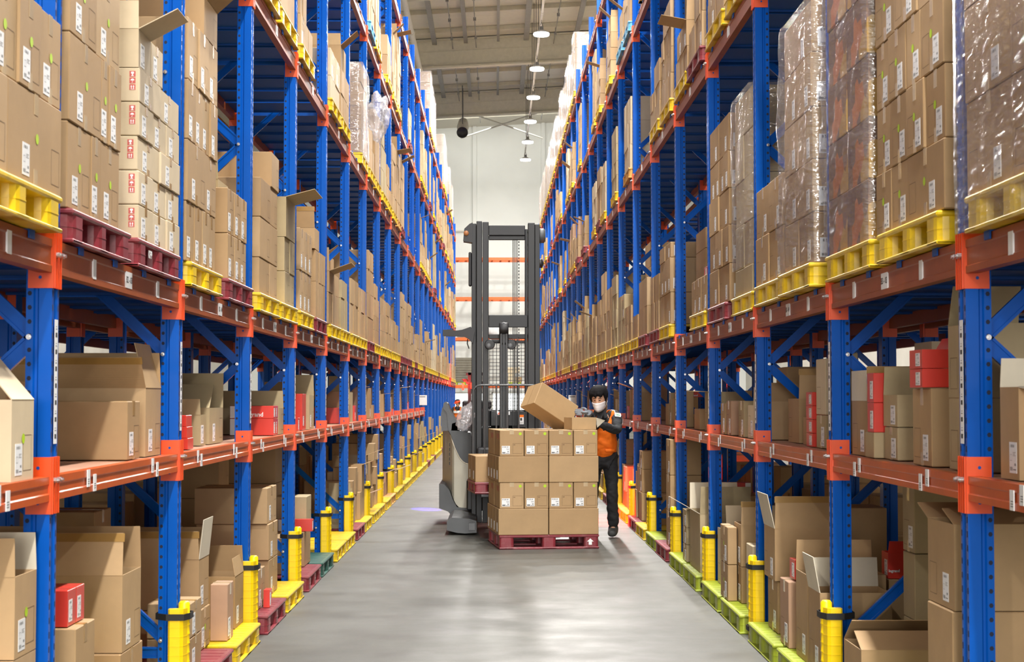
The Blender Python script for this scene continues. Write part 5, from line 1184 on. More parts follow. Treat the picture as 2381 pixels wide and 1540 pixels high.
def Q(u, v): return P(u, v, .75)
HI = [Q(*p) for p in ((1026, 1001), (1041, 1000), (1048, 1012), (1058, 1040), (1068, 1062), (1077, 1073), (1086, 1078), (1150, 1079))]
LO = [Q(*p) for p in ((1026, 1125), (1046, 1134), (1060, 1168), (1070, 1178), (1150, 1178))]
def lin(l, x):
    for p, q in zip(l, l[1:]):
        if p[0] <= x <= q[0]: return p[1] + (q[1] - p[1]) * (x - p[0]) / (q[0] - p[0])
    return l[0][1] if x < l[0][0] else l[-1][1]
m = MB(); xs_ = [HI[0][0] + (HI[-1][0] - HI[0][0]) * (i / 28) for i in range(29)]; xl = xs_[0]
fy = lambda x: .55 + max(0, .17 - (x - xl)) ** 1.35 * 9.0
fr_ = [(x, fy(x), lin(LO, x)) for x in xs_] + [(x, fy(x), lin(HI, x)) for x in xs_]; bk_ = [(x, 1.9, z_) for x, y, z_ in fr_]; n_ = 29
m.add(fr_ + bk_, [(i, i + 1, n_ + i + 1, n_ + i) for i in range(n_ - 1)] + [(2*n_ + i, 3*n_ + i, 3*n_ + i + 1, 2*n_ + i + 1) for i in range(n_ - 1)] + [(n_ + i, n_ + i + 1, 3*n_ + i + 1, 3*n_ + i) for i in range(n_ - 1)] + [(i, 2*n_ + i, 2*n_ + i + 1, i + 1) for i in range(n_ - 1)] + [(0, n_, 3*n_, 2*n_), (n_ - 1, 3*n_ - 1, 4*n_ - 1, 2*n_ - 1)], 0)
tr_ = [(x, fy(x) - .006, lin(HI, x) + .004) for x in xs_[5:]]; m.path(tr_, .007, 6, 1)
tp('body_panel', m, [M['truckbeige'], M['cream_in']])
m = MB()
for i, v in enumerate((1034, 1045, 1056, 1067, 1077)): x, z_ = Q(1046.5, v); m.cbox(x - .008, x + .008, fy(x) - .008, fy(x) + .01, z_ - .022, z_ + .022, .004)
tp('vent_slots', m, M['truckblk'])
m = MB(); m.prism([Q(1023, 1122), Q(1035, 1124), Q(1046, 1136), Q(1055, 1160), Q(1064, 1176), Q(1100, 1180), Q(1106, 1206), Q(1060, 1206), Q(1052, 1196), Q(1044, 1186), Q(1023, 1178)], .50, 1.80, 'y'); tp('lower_cover', m, M['truckgrey'])
m = MB(); m.lathe([(.0, -.09), (.09, -.09), (.165, -.07), (.172, 0), (.165, .07), (.09, .09), (0, .09)], (-.735 + .09, .85, .172), 26, axis='x'); wo = tp('drive_wheel', m, M['tyre'])
m = MB(); m.cbox(-.50, .42, .05, .55, .22, .62, .02); m.cbox(-.34, .42, .08, .55, .62, 1.30, .02); m.cbox(-.20, .42, .02, .40, 1.30, 1.52, .02); tp('cabin_panel', m, M['truck'])
m = MB(); m.prism([Q(1044, 1001), Q(1062, 1001), Q(1095, 1006), Q(1102, 1040), Q(1100, 1078), Q(1086, 1077), Q(1078, 1071), Q(1069, 1060), Q(1059, 1038), Q(1050, 1012)], .58, 1.5, 'y'); tp('hood', m, M['truckgrey'])
m = MB(); m.cbox(-.30, -.15, .02, .06, 1.0, 1.25, .01); m.cbox(-.28, -.17, .0, .02, .92, 1.2, .01); tp('console_panel', m, M['truckblk'])
m = MB(); m.prism([Q(1027, 1002), Q(1026, 962), Q(1029, 948), Q(1034, 945), Q(1040, 950), Q(1045, 970), Q(1050, 1002)], .70, 1.25, 'y'); m.prism([Q(1031, 950), Q(1032, 938), Q(1037, 934), Q(1042, 938), Q(1048, 955), Q(1058, 972), Q(1066, 984), Q(1068, 1002), Q(1044, 1002), Q(1040, 960)], .62, 1.18, 'y')
so = tp('seat_back', m, M['seat'])
m = MB(); m.prism([Q(1050, 1003), Q(1052, 985), Q(1072, 978), Q(1084, 979), Q(1090, 1003)], .62, 1.2, 'y'); tp('seat', m, M['seat'])
m = MB(); m.cbox(-.10, .06, .0, .02, 1.455, 1.50, .002); so = tp('sticker', m, M['label']); m = MB(); m.box(-.095, -.06, -.001, 0, 1.46, 1.495); m.build('warning_print', M['orange'], so)
m = MB(); m.box(.175, .235, -.205, -.2015, 1.34, 1.46, 0); m.box(.175, .235, -.2062, -.205, 1.43, 1.46, 1); m.box(.19, .215, -.2062, -.205, 1.385, 1.42, 2); m.box(.182, .228, -.2062, -.205, 1.352, 1.356, 2); m.box(.182, .228, -.2062, -.205, 1.364, 1.368, 2); m.box(.16, .26, -.2015, -.12, 1.3, 1.5, 3); tp('warning_label', m, [M['label'], M['vest'], M['print'], M['truck']])
m = MB(); m.lathe([(.0, -.012), (.016, -.008), (.018, .01)], (-.105, -.06, 1.495), 12, axis='y'); tp('head_lamp', m, M['headlamp'])
m = MB(); m.lathe([(.0, -.03), (.03, -.03), (.034, .03), (.0, .04)], (.50, .55, 1.05), 12); m.cbox(.42, .50, .5, .6, .9, 1.02, .01); tp('red_spot_lamp', m, M['redlamp'])
m = MB(); m.lathe([(.0, -.03), (.03, -.03), (.034, .03), (.0, .04)], (-.60, 1.86, .95), 12); tp('blue_spot_lamp', m, M['bluelamp'])
# pallet and cartons on its forks
pl2 = load_pallet('plastic_pallet', M['pr'], 1.05, .84, .14, False); pl2.location = (-.245, 19.47, .536); pl2.rotation_euler = (0, 0, math.radians(7)); tag(pl2, 'maroon plastic pallet raised on the truck forks behind the load', 'pallet')
R2 = Matrix.Translation((-.245, 19.47, .536)) @ Matrix.Rotation(math.radians(7), 4, 'Z')
for i, (x, y, w, d) in enumerate(((.0, .0, .36, .40), (.0, .41, .36, .40), (.37, .0, .40, .40))):
    o = lcarton(w, d, .31, side=True); o.location = R2 @ Vector((x + .01, y + .02, .1405)); o.rotation_euler = (0, 0, math.radians(7)); tag(o, 'brown carton on the raised fork pallet, %s' % ('front left', 'rear left', 'behind the aisle load')[i], 'carton')
# clear plastic bag caught at the truck seat
bm = bmesh.new(); bmesh.ops.create_icosphere(bm, subdivisions=4, radius=1.)
for v in bm.verts:
    n_ = noise.noise(v.co * 2.1) * .30 + noise.noise(v.co * 5.) * .16
    v.co = Vector((v.co.x * (.10 - .03 * v.co.z), v.co.y * .08, v.co.z * .18)) * (1 + n_)
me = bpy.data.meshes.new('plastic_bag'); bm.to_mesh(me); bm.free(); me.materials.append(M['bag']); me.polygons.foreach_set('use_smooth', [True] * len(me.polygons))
o = link('plastic_bag', me, None, (-.375, 20.98, 1.44)); o.rotation_euler = (0, math.radians(20), 0); tag(o, 'crumpled clear plastic bag hanging between truck seat and mast', 'plastic bag')
# ---------------------------------------------------------------- second truck far down the aisle
t2 = empty('reach_truck', (-.93, 62.0, 0)); tag(t2, 'distant dark truck with red warning lights behind the far worker', 'forklift truck')
m = MB(); m.cbox(-.10, .02, -.1, .1, .1, 2.35, .01); t2a = m.build('mast_rail', M['truckblk'], t2); m = MB(); m.cbox(.42, .54, -.1, .1, .1, 2.35, .01); m.build('mast_rail', M['truckblk'], t2)
m = MB(); m.cbox(-.16, .60, -.12, .0, 1.95, 2.05, .01); m.cbox(-.16, .6, -.1, .1, 2.25, 2.35, .01); m.build('mast_crossbar', M['truckblk'], t2)
m = MB(); m.cbox(-.35, .75, .1, 1.4, .25, 1.12, .06); m.cbox(-.3, .7, .5, 1.4, 1.12, 1.4, .05); m.build('body_panel', M['truckblk'], t2)
m = MB(); m.cbox(-.25, -.1, .0, .2, 2.02, 2.10, .01); m.cbox(-.30, -.12, -.02, .16, 2.08, 2.14, .02); m.build('roof_guard', M['truckblk'], t2)
for x, z0, z1 in ((-.26, 1.75, 1.98), (.03, 1.8, 2.0)):
    m = MB(); m.cbox(x - .035, x + .035, -.16, -.1, z0, z1, .02); m.build('red_warning_lamp', M['redlamp'], t2)
t2.scale = (1.12, 1.12, 1.12)
for x in (-.25, .65):
    m = MB(); m.lathe([(0, -.06), (.14, -.06), (.15, 0), (.14, .06), (0, .06)], (x, .6, .15), 18, axis='x'); m.build('wheel', M['tyre'], t2)
m = MB(); m.cbox(-.25, .65, -.9, .1, .03, .2, .02); m.build('straddle_leg', M['truckgrey'], t2)
# ---------------------------------------------------------------- rack across the far end
cr = empty('pallet_rack', (0, 80.4, 0)); tag(cr, 'blue and orange rack standing crosswise at the far end of the aisle', 'pallet rack')
for x in (-2.55, 2.75):
    for y in (0, 1.0): m = MB(); m.cbox(x - .05, x + .05, y - .05, y + .05, 0, 9.2, .01); m.build('upright_post', M['blue'], cr)
M['beam_far'] = mat('far_beam_orange', (.80, .13, .012), .4, .08)
for lv in (2, 3, 4, 5):
    for y in (-.05, 1.0):
        m = MB(); t_ = LV[lv]; m.prism([(y, t_ - .16), (y, t_ - .10), (y + .006, t_ - .095), (y + .006, t_ - .06), (y, t_ - .055), (y, t_), (y + .05, t_), (y + .05, t_ - .16)], -2.5, 2.7, 'x') if False else m.cbox(-2.5, 2.7, y, y + .05, t_ - .15, t_, .006)
        m.box(-2.5, 2.7, y - .004, y + .002, t_ - .085, t_ - .07); m.build('beam', M['beam_far'], cr)
    m = MB()
    for q in range(12): m.box(-2.3 + q * .42, -2.2 + q * .42, -.045, 1.0, t_ - .03, t_ - .004)
    m.build('support_bar_deck', M['pipe'], cr)
def far_pal(x, z, c, lbl):
    td, bd, bl, wh = pal_meshes(c); o = link('plastic_pallet', td, None, (x, 80.95, z + .002), PI / 2); tag(o, lbl, 'pallet'); link('bottom_deck', bd, o)
    for b in bl: link('block', b, o)
far_pal(-1.55, LV[2], 'g', 'lime pallet on the far cross rack, left of the truck mast'); far_pal(.75, LV[2], 'g', 'lime pallet on the far cross rack, seen through the truck mast')
m = MB(); m.cbox(-2.05, -1.05, 80.45, 81.4, LV[2] + .144, LV[2] + 1.35, .03)
for q in range(9): m.box(-2.06, -1.04, 80.44, 81.41, LV[2] + .25 + q * .12, LV[2] + .258 + q * .12, 1)
tag(m.build('board_stack', [M['greyblock'], M['seam']]), 'grey stack of boards on the lime pallet at the far cross rack', 'board stack')
for i, (x, w, h) in enumerate(((.45, .32, .30), (.80, .34, .42), (1.15, .3, .25), (.75, .9, .3))):
    m = MB(); z0 = LV[2] + .144 + (.43 if i == 3 else 0); m.cbox(x - w / 2, x + w / 2, 80.5, 81.0, z0, z0 + h, .01); tag(m.build('cardboard_carton', M[('card', 'cream', 'card', 'cream')[i]]), 'small carton on the far cross rack, %s behind the mast' % ('first', 'second', 'third', 'topmost')[i], 'carton')
def sack(x, z, w, h, lbl, mt='sack', nm='sack'):
    bm = bmesh.new(); bmesh.ops.create_icosphere(bm, subdivisions=4, radius=1.)
    for v in bm.verts:
        k = 1 + noise.noise(v.co * 1.7 + Vector((x, z, 0))) * .2; c = v.co; c = Vector([math.copysign(abs(t) ** .7, t) for t in c]) * k; v.co = Vector((c.x * w, c.y * .4, max(-.95, c.z) * h))
    me = bpy.data.meshes.new(nm); bm.to_mesh(me); bm.free(); me.materials.append(M[mt]); me.polygons.foreach_set('use_smooth', [True] * len(me.polygons))
    tag(link(nm, me, None, (x, 80.9, z + .97 * h)), lbl, 'sack')
sack(.02, LV[3] + .002, .42, .42, 'full white woven sack on the cross rack, seen inside the truck mast'); sack(-1.45, LV[3] + .002, .5, .2, 'flat bluish white sack on the cross rack left of the mast')

for sd, xf, lb in ((1, XL, 'white notice sheet fixed to the tall left post by the cross passage'), (-1, XR, 'white notice sheet fixed to the tall right post by the cross passage')):
    m = MB(); m.box(-.10, .10, -.004, 0, 0, .24); m.box(-.08, .06, -.0045, -.004, .19, .21, 1); m.box(-.08, .08, -.0045, -.004, .05, .15, 1) if False else None
    o = m.build('notice_sheet', [M['label'], M['printsoft']], None, (xf + .03 * sd - .06 * sd, PY(13) - .072, 1.50)); tag(o, lb, 'notice')
bm = bmesh.new(); bmesh.ops.create_icosphere(bm, subdivisions=4, radius=1.)
for v in bm.verts:
    n_ = noise.noise(v.co * 2.4) * .35 + noise.noise(v.co * 6.) * .18
    v.co = Vector((v.co.x * (.13 + .05 * v.co.z), v.co.y * .22, v.co.z * .30)) * (1 + n_)
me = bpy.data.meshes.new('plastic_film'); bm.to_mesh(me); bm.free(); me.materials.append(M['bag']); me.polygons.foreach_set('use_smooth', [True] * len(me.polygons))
o = link('plastic_film', me, None, (-1.50, 20.9, 5.25)); tag(o, 'loose clear plastic hanging off a load high on the left rack', 'plastic film')
# ---------------------------------------------------------------- people
def bake(o):
    dg = bpy.context.evaluated_depsgraph_get(); dg.update(); me = bpy.data.meshes.new_from_object(o.evaluated_get(dg)); bpy.data.objects.remove(o); return me
def skin_mesh(chains, root, levels=2):
    """chains: lists of (point, radius or (rx, ry)); equal points are shared"""
    vs, rad, ed, ix = [], [], [], {}
    def vid(p, r):
        k = tuple(round(c, 4) for c in p)
        if k not in ix: ix[k] = len(vs); vs.append(p); rad.append(r)
        return ix[k]
    for ch in chains:
        l = [vid(p, r) for p, r in ch]; ed += list(zip(l, l[1:]))
    me = bpy.data.meshes.new('tmp'); me.from_pydata(vs, ed, []); o = bpy.data.objects.new('tmp', me); COL.objects.link(o)
    m = o.modifiers.new('s', 'SKIN'); m.use_smooth_shade = True; m.branch_smoothing = .6
    rk = tuple(round(c, 4) for c in root)
    for i, d in enumerate(me.skin_vertices[0].data):
        r = rad[i]; d.radius = r if isinstance(r, tuple) else (r, r); d.use_root = (i == ix[rk])
    s = o.modifiers.new('u', 'SUBSURF'); s.levels = levels; s.render_levels = levels
    return bake(o)
def fuse(meshes, vox, smooth=6, name='body'):
    """one continuous surface out of overlapping shapes"""
    bm = bmesh.new()
    for me, mt in meshes:
        t = me.copy(); t.transform(mt); bm.from_mesh(t)
    me = bpy.data.meshes.new(name); bm.to_mesh(me); bm.free(); o = bpy.data.objects.new('tmp', me); COL.objects.link(o)
    r = o.modifiers.new('r', 'REMESH'); r.mode = 'VOXEL'; r.voxel_size = vox; r.use_smooth_shade = True
    if smooth: q = o.modifiers.new('c', 'SMOOTH'); q.iterations = smooth; q.factor = .5
    return bake(o)
HEAD = [(-.122, .022, .078, -.02), (-.108, .044, .094, .02), (-.085, .056, .099, .048), (-.055, .064, .098, .070), (-.02, .070, .095, .086), (.01, .0735, .093, .096), (.04, .0755, .094, .101), (.07, .072, .089, .097), (.095, .058, .070, .080), (.113, .034, .042, .052), (.122, .006, .008, .01)]
def head_ring(z, grow=0.):
    for (a, b) in zip(HEAD, HEAD[1:]):
        if a[0] <= z <= b[0]:
            t = (z - a[0]) / (b[0] - a[0]); return [a[i] + (b[i] - a[i]) * t + grow for i in (1, 2, 3)]
    return [x + grow for x in (HEAD[-1][1:] if z > 0 else HEAD[0][1:])]
def head_pt(z, t, grow=0.):
    """t = 0 faces -y, grows toward +x"""
    a, f, b = head_ring(z, grow); return Vector((a * math.sin(t), -(f if math.cos(t) > 0 else b) * math.cos(t), z))
def head_mesh():
    mb = MB(); n = 28
    vs = [head_pt(h[0], 2 * PI * i / n) for h in HEAD for i in range(n)]
    mb.add(vs, [(j*n+i, j*n+(i+1) % n, (j+1)*n+(i+1) % n, (j+1)*n+i) for j in range(len(HEAD)-1) for i in range(n)] + [tuple(range(n))[::-1], tuple(range((len(HEAD)-1)*n, len(HEAD)*n))], 0, True)
    for s in (-1, 1):                                             # ears, brow, cheek
        q = []
        for k in range(10):
            t = 2 * PI * k / 10; q.append(Vector((s * .080, .012 + .016 * math.cos(t), -.005 + .030 * math.sin(t))))
        q2 = [p + Vector((-s * .014, -.006, 0)) for p in q]; q3 = [p * 1. + Vector((s * .004, .006, 0)) for p in q]
        mb.add(q3 + q2, [(i, (i+1) % 10, 10 + (i+1) % 10, 10 + i) for i in range(10)] + [tuple(range(10)), tuple(range(10, 20))[::-1]])
    nose = [(-.013, -.088, .012), (.013, -.088, .012), (.020, -.090, -.035), (-.020, -.090, -.035), (0, -.124, -.030), (0, -.102, .012), (0, -.092, -.045)]
    mb.add(nose, [(0, 1, 5), (0, 5, 4, 3), (5, 1, 2, 4), (3, 4, 6), (4, 2, 6), (0, 3, 6, 2, 1)])
    return mb.mesh('head', M['skin'])
def wrinkle(me, amp, freq, seed=0.):
    """folds in cloth: push points along their normals"""
    ns = [v.normal.copy() for v in me.vertices]
    for v, n_ in zip(me.vertices, ns):
        p = v.co; k = noise.noise(Vector((p.x * freq + seed, p.y * freq, p.z * freq * 1.6 + p.x * freq * .7))) + .5 * noise.noise(Vector((p.x * freq * 2.3, p.y * freq * 2.3 + seed, p.z * freq * 3.)))
        v.co = p + n_ * (k * amp)
def patch(name, zs, ts, fn, mt, thick=.003):
    mb = MB(); nz, nt_ = len(zs), len(ts)
    a = [fn(z, t, 0) for z in zs for t in ts]; b = [fn(z, t, -thick) for z in zs for t in ts]; N = nz * nt_
    f = [(j*nt_+i, j*nt_+i+1, (j+1)*nt_+i+1, (j+1)*nt_+i) for j in range(nz-1) for i in range(nt_-1)]
    fb = [tuple(N + q for q in x[::-1]) for x in f]; rim = [i for i in range(nt_)] + [(j+1)*nt_-1 for j in range(1, nz)] + [(nz-1)*nt_+i for i in range(nt_-2, -1, -1)] + [j*nt_ for j in range(nz-2, 0, -1)]
    fr = [(rim[i], rim[(i+1) % len(rim)], N + rim[(i+1) % len(rim)], N + rim[i]) for i in range(len(rim))]
    mb.add(a + b, f + fb + fr, 0, True); return mb.mesh(name, mt)
def hair_mesh(mt):
    ts = [-PI + 2 * PI * i / 56 for i in range(57)]; rows = 14
    def low(t):
        a = abs(t); fr = .048 + .010 * math.sin(t * 9) + .006 * math.sin(t * 23 + 1)
        if a < .95: return fr
        if a < 1.35: return fr + (-.030 - fr) * (a - .95) / .4
        if a < 1.75: return .018
        return max(-.085, .01 - .16 * (a - 1.75))
    mb = MB(); vs = []
    for j in range(rows + 1):
        for t in ts:
            z0 = low(t); z = z0 + (.1215 - z0) * (j / rows) ** .85
            g = .012 + .010 * noise.noise(Vector((math.sin(t) * 5, math.cos(t) * 5, z * 22))) + (.010 if j > 2 else .004 * j)
            p = head_pt(z, t, g); p.z += .020 * (j / rows); vs.append(p)
    m = len(ts); vin = [Vector((p.x * .86, p.y * .86, p.z - .008)) for p in vs]
    N = len(vs); f = [(j*m+i, j*m+i+1, (j+1)*m+i+1, (j+1)*m+i) for j in range(rows) for i in range(m - 1)]
    mb.add(vs, f, 0, True); mb.add(vs[:m] + vin[:m], [(i, m + i, m + i + 1, i + 1) for i in range(m - 1)], 0, True); mb.add(vs[rows*m:rows*m + m - 1], [tuple(range(m - 1))], 0, True)
    return mb.mesh('hair', mt)
def hand_chains(wrist, fwd, palm_n, thumb_side, sc=1., curl=.5, thumb_curl=.3, grow=1.):
    """palm and five separate fingers; fwd: wrist to knuckles, palm_n: out of the palm, thumb_side: toward the thumb"""
    f, n_, t = Vector(fwd).normalized(), Vector(palm_n).normalized(), Vector(thumb_side).normalized(); w = Vector(wrist); ch = []
    mid = w + f * .045 * sc
    palm = [(tuple(w), (.024 * sc, .019 * sc)), (tuple(mid), (.036 * sc, .016 * sc)), (tuple(w + f * .085 * sc), (.036 * sc, .014 * sc))]
    ch.append(palm)
    fingers = []
    for off, ln, r in ((.028, .072, .0085), (.0095, .080, .009), (-.0095, .074, .0086), (-.028, .058, .0078)):
        b = w + f * .080 * sc + t * off * sc; pts = [(tuple(b - f * .02 * sc), r * sc)]; d = f.copy(); p = b; ang = 0
        for k, fr in enumerate((.42, .32, .26)):
            ang += curl * (.55, .75, .6)[k]; d = f * math.cos(ang) + n_ * math.sin(ang); p = p + d * ln * fr * sc; pts.append((tuple(p), r * sc * (1, .95, .85)[k]))
        fingers.append(pts)
    b = w + f * .022 * sc + t * .022 * sc; d1 = (t * .75 + f * .6 + n_ * .35).normalized(); p1 = b + d1 * .034 * sc; d2 = (f * .8 + t * .25 + n_ * (.35 + thumb_curl)).normalized(); p2 = p1 + d2 * .030 * sc; p3 = p2 + (d2 + n_ * thumb_curl).normalized() * .024 * sc
    fingers.append([(tuple(b), .013 * sc), (tuple(p1), .0115 * sc), (tuple(p2), .0098 * sc), (tuple(p3), .008 * sc)])
    gr = lambda c: [(p, (r[0] * grow, r[1] * grow) if isinstance(r, tuple) else r * grow) for p, r in c]
    return gr(palm), [gr(c) for c in fingers]
def hand_mesh(vox=.004, **k):
    palm, fs_ = hand_chains(**k); ms = [(skin_mesh([palm], palm[0][0]), Matrix())]
    for c in fs_: ms.append((skin_mesh([c], c[0][0]), Matrix()))
    return fuse(ms, vox, 3, 'hand')
def V3(*a): return tuple(a)
def lerp(a, b, t): return tuple(x + (y - x) * t for x, y in zip(a, b))
def person(name, J, label, sc=1., skin_vox=.010, cloth=True, cap=False, stripes=False, head_rot=(0, 0, 0), hands=None, head_scale=1.):
    """J: joints in world space. One continuous body; clothing, hair and mask are its children"""
    pel, waist, chest, neck = J['pelvis'], J['waist'], J['chest'], J['neck']; hd = J['head']
    arms = []
    body = [[(pel, (.125, .10)), (waist, (.118, .085)), (chest, (.125, .085)), (neck, .055), (lerp(neck, hd, .55), .052), (hd, .05)]]
    for s in 'lr':
        body.append([(chest, (.125, .085)), (J['sh_' + s], .042), (lerp(J['sh_' + s], J['el_' + s], .5), .044), (J['el_' + s], .040), (lerp(J['el_' + s], J['wr_' + s], .45), .038), (J['wr_' + s], .024)])
        body.append([(pel, (.125, .10)), (J['hip_' + s], .088), (lerp(J['hip_' + s], J['kn_' + s], .5), .072), (J['kn_' + s], .055), (lerp(J['kn_' + s], J['an_' + s], .35), .056), (J['an_' + s], .036), (J['to_' + s], .032)])
    HM = Matrix.Translation(hd) @ Euler(head_rot).to_matrix().to_4x4() @ Matrix.Scale(head_scale, 4)
    parts = [(skin_mesh(body, pel), Matrix()), (head_mesh(), HM)]
    if hands:
        for h in hands:
            palm, fs_ = hand_chains(grow=.82, **h)
            for c in [palm] + fs_: parts.append((skin_mesh([c], c[0][0]), Matrix()))
    bm_ = fuse(parts, skin_vox, 3, name); bm_.materials.clear(); bm_.materials.append(M['skin'])
    root = link(name, bm_); tag(root, label, 'person')
    def child(nm, me, mt=None):
        if mt: me.materials.clear(); me.materials.append(mt)
        me.polygons.foreach_set('use_smooth', [True] * len(me.polygons)); return link(nm, me, root)
    def hchild(nm, me): o = child(nm, me); o.matrix_local = HM; return o
    g = .022
    tor = lambda k: [(lerp(pel, waist, .05), (.150 + k, .122 + k)), (waist, (.150 + k, .118 + k)), (chest, (.168 + k, .125 + k)), (lerp(chest, neck, .62), (.105 + k * .4, .085 + k * .4)), (lerp(chest, neck, .9), (.072, .070))]
    jk = [tor(0)]
    for s in 'lr': jk.append([(chest, (.168, .125)), (tuple(Vector(lerp(chest, J['sh_' + s], .55)) + Vector((0, 0, .012))), .104), (J['sh_' + s], .080), (lerp(J['sh_' + s], J['el_' + s], .5), .069), (J['el_' + s], .062), (lerp(J['el_' + s], J['wr_' + s], .5), .053), (lerp(J['el_' + s], J['wr_' + s], .97), .042)])
    jm = fuse([(skin_mesh(jk, chest), Matrix())], .009, 2, 'jacket'); wrinkle(jm, .008, 14.); child('jacket', jm, M['jacket'])
    src = [[(lerp(pel, waist, -.15), (.170, .142)), (waist, (.172, .140)), (lerp(waist, chest, .6), (.182, .145)), (chest, (.180, .138)), (lerp(chest, neck, .62), (.112, .092)), (lerp(chest, neck, .95), (.075, .072))]]
    for s in 'lr': src.append([(chest, (.180, .138)), (tuple(Vector(lerp(chest, J['sh_' + s], .55)) + Vector((0, 0, .014))), .112), (J['sh_' + s], .086), (lerp(J['sh_' + s], J['el_' + s], .3), .07)])
    vm = fuse([(skin_mesh(src, chest), Matrix())], .0065, 3, 'vest'); wrinkle(vm, .009, 9., 3.)
    bm = bmesh.new(); bm.from_mesh(vm); C_ = Vector(chest); N_ = Vector(neck); A_ = Vector(J['sh_l']) - Vector(J['sh_r']); A_.z = 0; A_.normalize(); fwv = Vector(J['front'])
    hw = (Vector(J['sh_l']) - Vector(J['sh_r'])).length * .5 * .80
    def out(p):
        t = (p - C_).dot(A_); f_ = (p - C_).dot(fwv); zz = p.z - C_.z
        if abs(t) > (hw if zz > -.08 else .4): return True
        if p.z > N_.z - .005: return True
        return f_ > 0 and abs(t) < (zz + .10) * .42
    for v in bm.verts: v.co += v.normal * .010
    dead = [v for v in bm.verts if out(v.co)]; bmesh.ops.delete(bm, geom=dead, context='VERTS')
    for it_ in range(10):
        nb = {}
        for e in bm.edges:
            if e.is_boundary:
                for q_, r_ in (e.verts, reversed(e.verts)) if False else ((e.verts[0], e.verts[1]), (e.verts[1], e.verts[0])): nb.setdefault(q_, []).append(r_.co.copy())
        for q_, l_ in nb.items(): q_.co = q_.co * .4 + sum(l_, Vector()) / len(l_) * .6
    rim = [[tuple(v.co) for v in e.verts] for e in bm.edges if e.is_boundary and (e.verts[0].co - C_).dot(A_) > hw - .03 and e.verts[0].co.z > C_.z - .06]
    bmesh.ops.solidify(bm, geom=list(bm.faces), thickness=.006) if False else None
    vm2 = bpy.data.meshes.new('vest'); bm.to_mesh(vm2); bm.free(); vest = child('vest', vm2, M['vest'])
    sd_m = vest.modifiers.new('thick', 'SOLIDIFY'); sd_m.thickness = .006; sd_m.offset = 1
    if rim:
        pm = MB()
        for p_, q_ in rim: pm.tube(p_, q_, .0075, n=6)
        child('armhole_piping', pm.mesh('armhole_piping', M['silver']))
    cn = lerp(chest, neck, .60); cv = MB(); fw = Vector(J['front']); sd_ = Vector((-fw.y, fw.x, 0)) * -1
    for q in (-1, 1):                                             # open jacket collar standing in the neckline
        R_ = Matrix.Translation(Vector(neck) + fw * .055 + sd_ * (.052 * q) + Vector((0, 0, -.030))) @ Matrix.Rotation(math.atan2(fw.x, -fw.y), 4, 'Z') @ Matrix.Rotation(math.radians(24 * q), 4, 'Y') @ Matrix.Rotation(math.radians(-24), 4, 'X')
        cv.cbox(-.026, .026, -.012, .012, -.085, .050, .008, mat=R_)
    R_ = Matrix.Translation(Vector(cn) + fw * .108 + Vector((0, 0, -.005))) @ Matrix.Rotation(math.atan2(fw.x, -fw.y), 4, 'Z') @ Matrix.Rotation(math.radians(-22), 4, 'X')
    cv.prism([(-.062, .085), (.062, .085), (.012, -.10), (-.012, -.10)], -.012, .014, 'y', mat=R_)
    child('collar', cv.mesh('collar', M['jacket']))
    tk = []
    for s in 'lr': tk.append([(pel, (.142, .118)), (J['hip_' + s], .105), (lerp(J['hip_' + s], J['kn_' + s], .5), .092), (J['kn_' + s], .078), (lerp(J['kn_' + s], J['an_' + s], .5), .076), (lerp(J['kn_' + s], J['an_' + s], .86), .076), (lerp(J['kn_' + s], J['an_' + s], 1.02), .072)])
    tm = fuse([(skin_mesh(tk, pel), Matrix())], .009, 2, 'trousers'); wrinkle(tm, .009, 11., 7.); child('trousers', tm, M['trouser'])
    for s in 'lr':
        a, t = Vector(J['an_' + s]), Vector(J['to_' + s]); d = (t - a); d.z = 0; d.normalize(); z0 = a.z - .11
        bk = [[(tuple(a + Vector((0, 0, .05))), .066), (tuple(Vector((a.x, a.y, z0 + .065)) - d * .015), (.068, .068)), (tuple(Vector((a.x, a.y, z0 + .055)) + d * .085), (.066, .058)), (tuple(Vector((a.x, a.y, z0 + .046)) + d * .19), (.060, .048)), (tuple(Vector((a.x, a.y, z0 + .042)) + d * .225), (.046, .036))]]
        me = fuse([(skin_mesh(bk, bk[0][0][0]), Matrix())], .007, 2, 'boot')
        for v in me.vertices: v.co.z = max(v.co.z, .003)
        child('boot', me, M['boot'])
    return root, child, hchild, HM
# --- the worker at the load
J = dict(front=(-.25, -.95, 0), pelvis=(1.30, 19.86, .98), waist=(1.30, 19.80, 1.14), chest=(1.29, 19.72, 1.38), neck=(1.262, 19.64, 1.535), head=(1.238, 19.575, 1.665),
    sh_l=(1.455, 19.70, 1.475), el_l=(1.445, 19.47, 1.285), wr_l=(1.185, 19.19, 1.385), sh_r=(1.12, 19.68, 1.47), el_r=(1.185, 19.42, 1.335), wr_r=(1.08, 18.93, 1.50),
    hip_l=(1.395, 19.86, .93), kn_l=(1.405, 19.78, .53), an_l=(1.425, 19.86, .12), to_l=(1.40, 19.70, .05), hip_r=(1.20, 19.86, .93), kn_r=(1.17, 19.80, .53), an_r=(1.15, 19.90, .12), to_r=(1.12, 19.74, .05))
HR = dict(wrist=(1.075, 18.90, 1.505), fwd=(-1., -.12, .10), palm_n=(.05, .9, -.35), thumb_side=(.1, .35, .9), sc=1.12, curl=.38)
HL = dict(wrist=(1.18, 19.185, 1.387), fwd=(-.9, -.35, .05), palm_n=(0, .3, -1), thumb_side=(-.3, .9, .2), sc=1.08, curl=.5)
root, child, hchild, HM = person('person', J, 'masked worker in orange vest lifting a carton beside the load', head_rot=(math.radians(14), math.radians(-3), math.radians(-17)), hands=[HR, HL], head_scale=1.16)
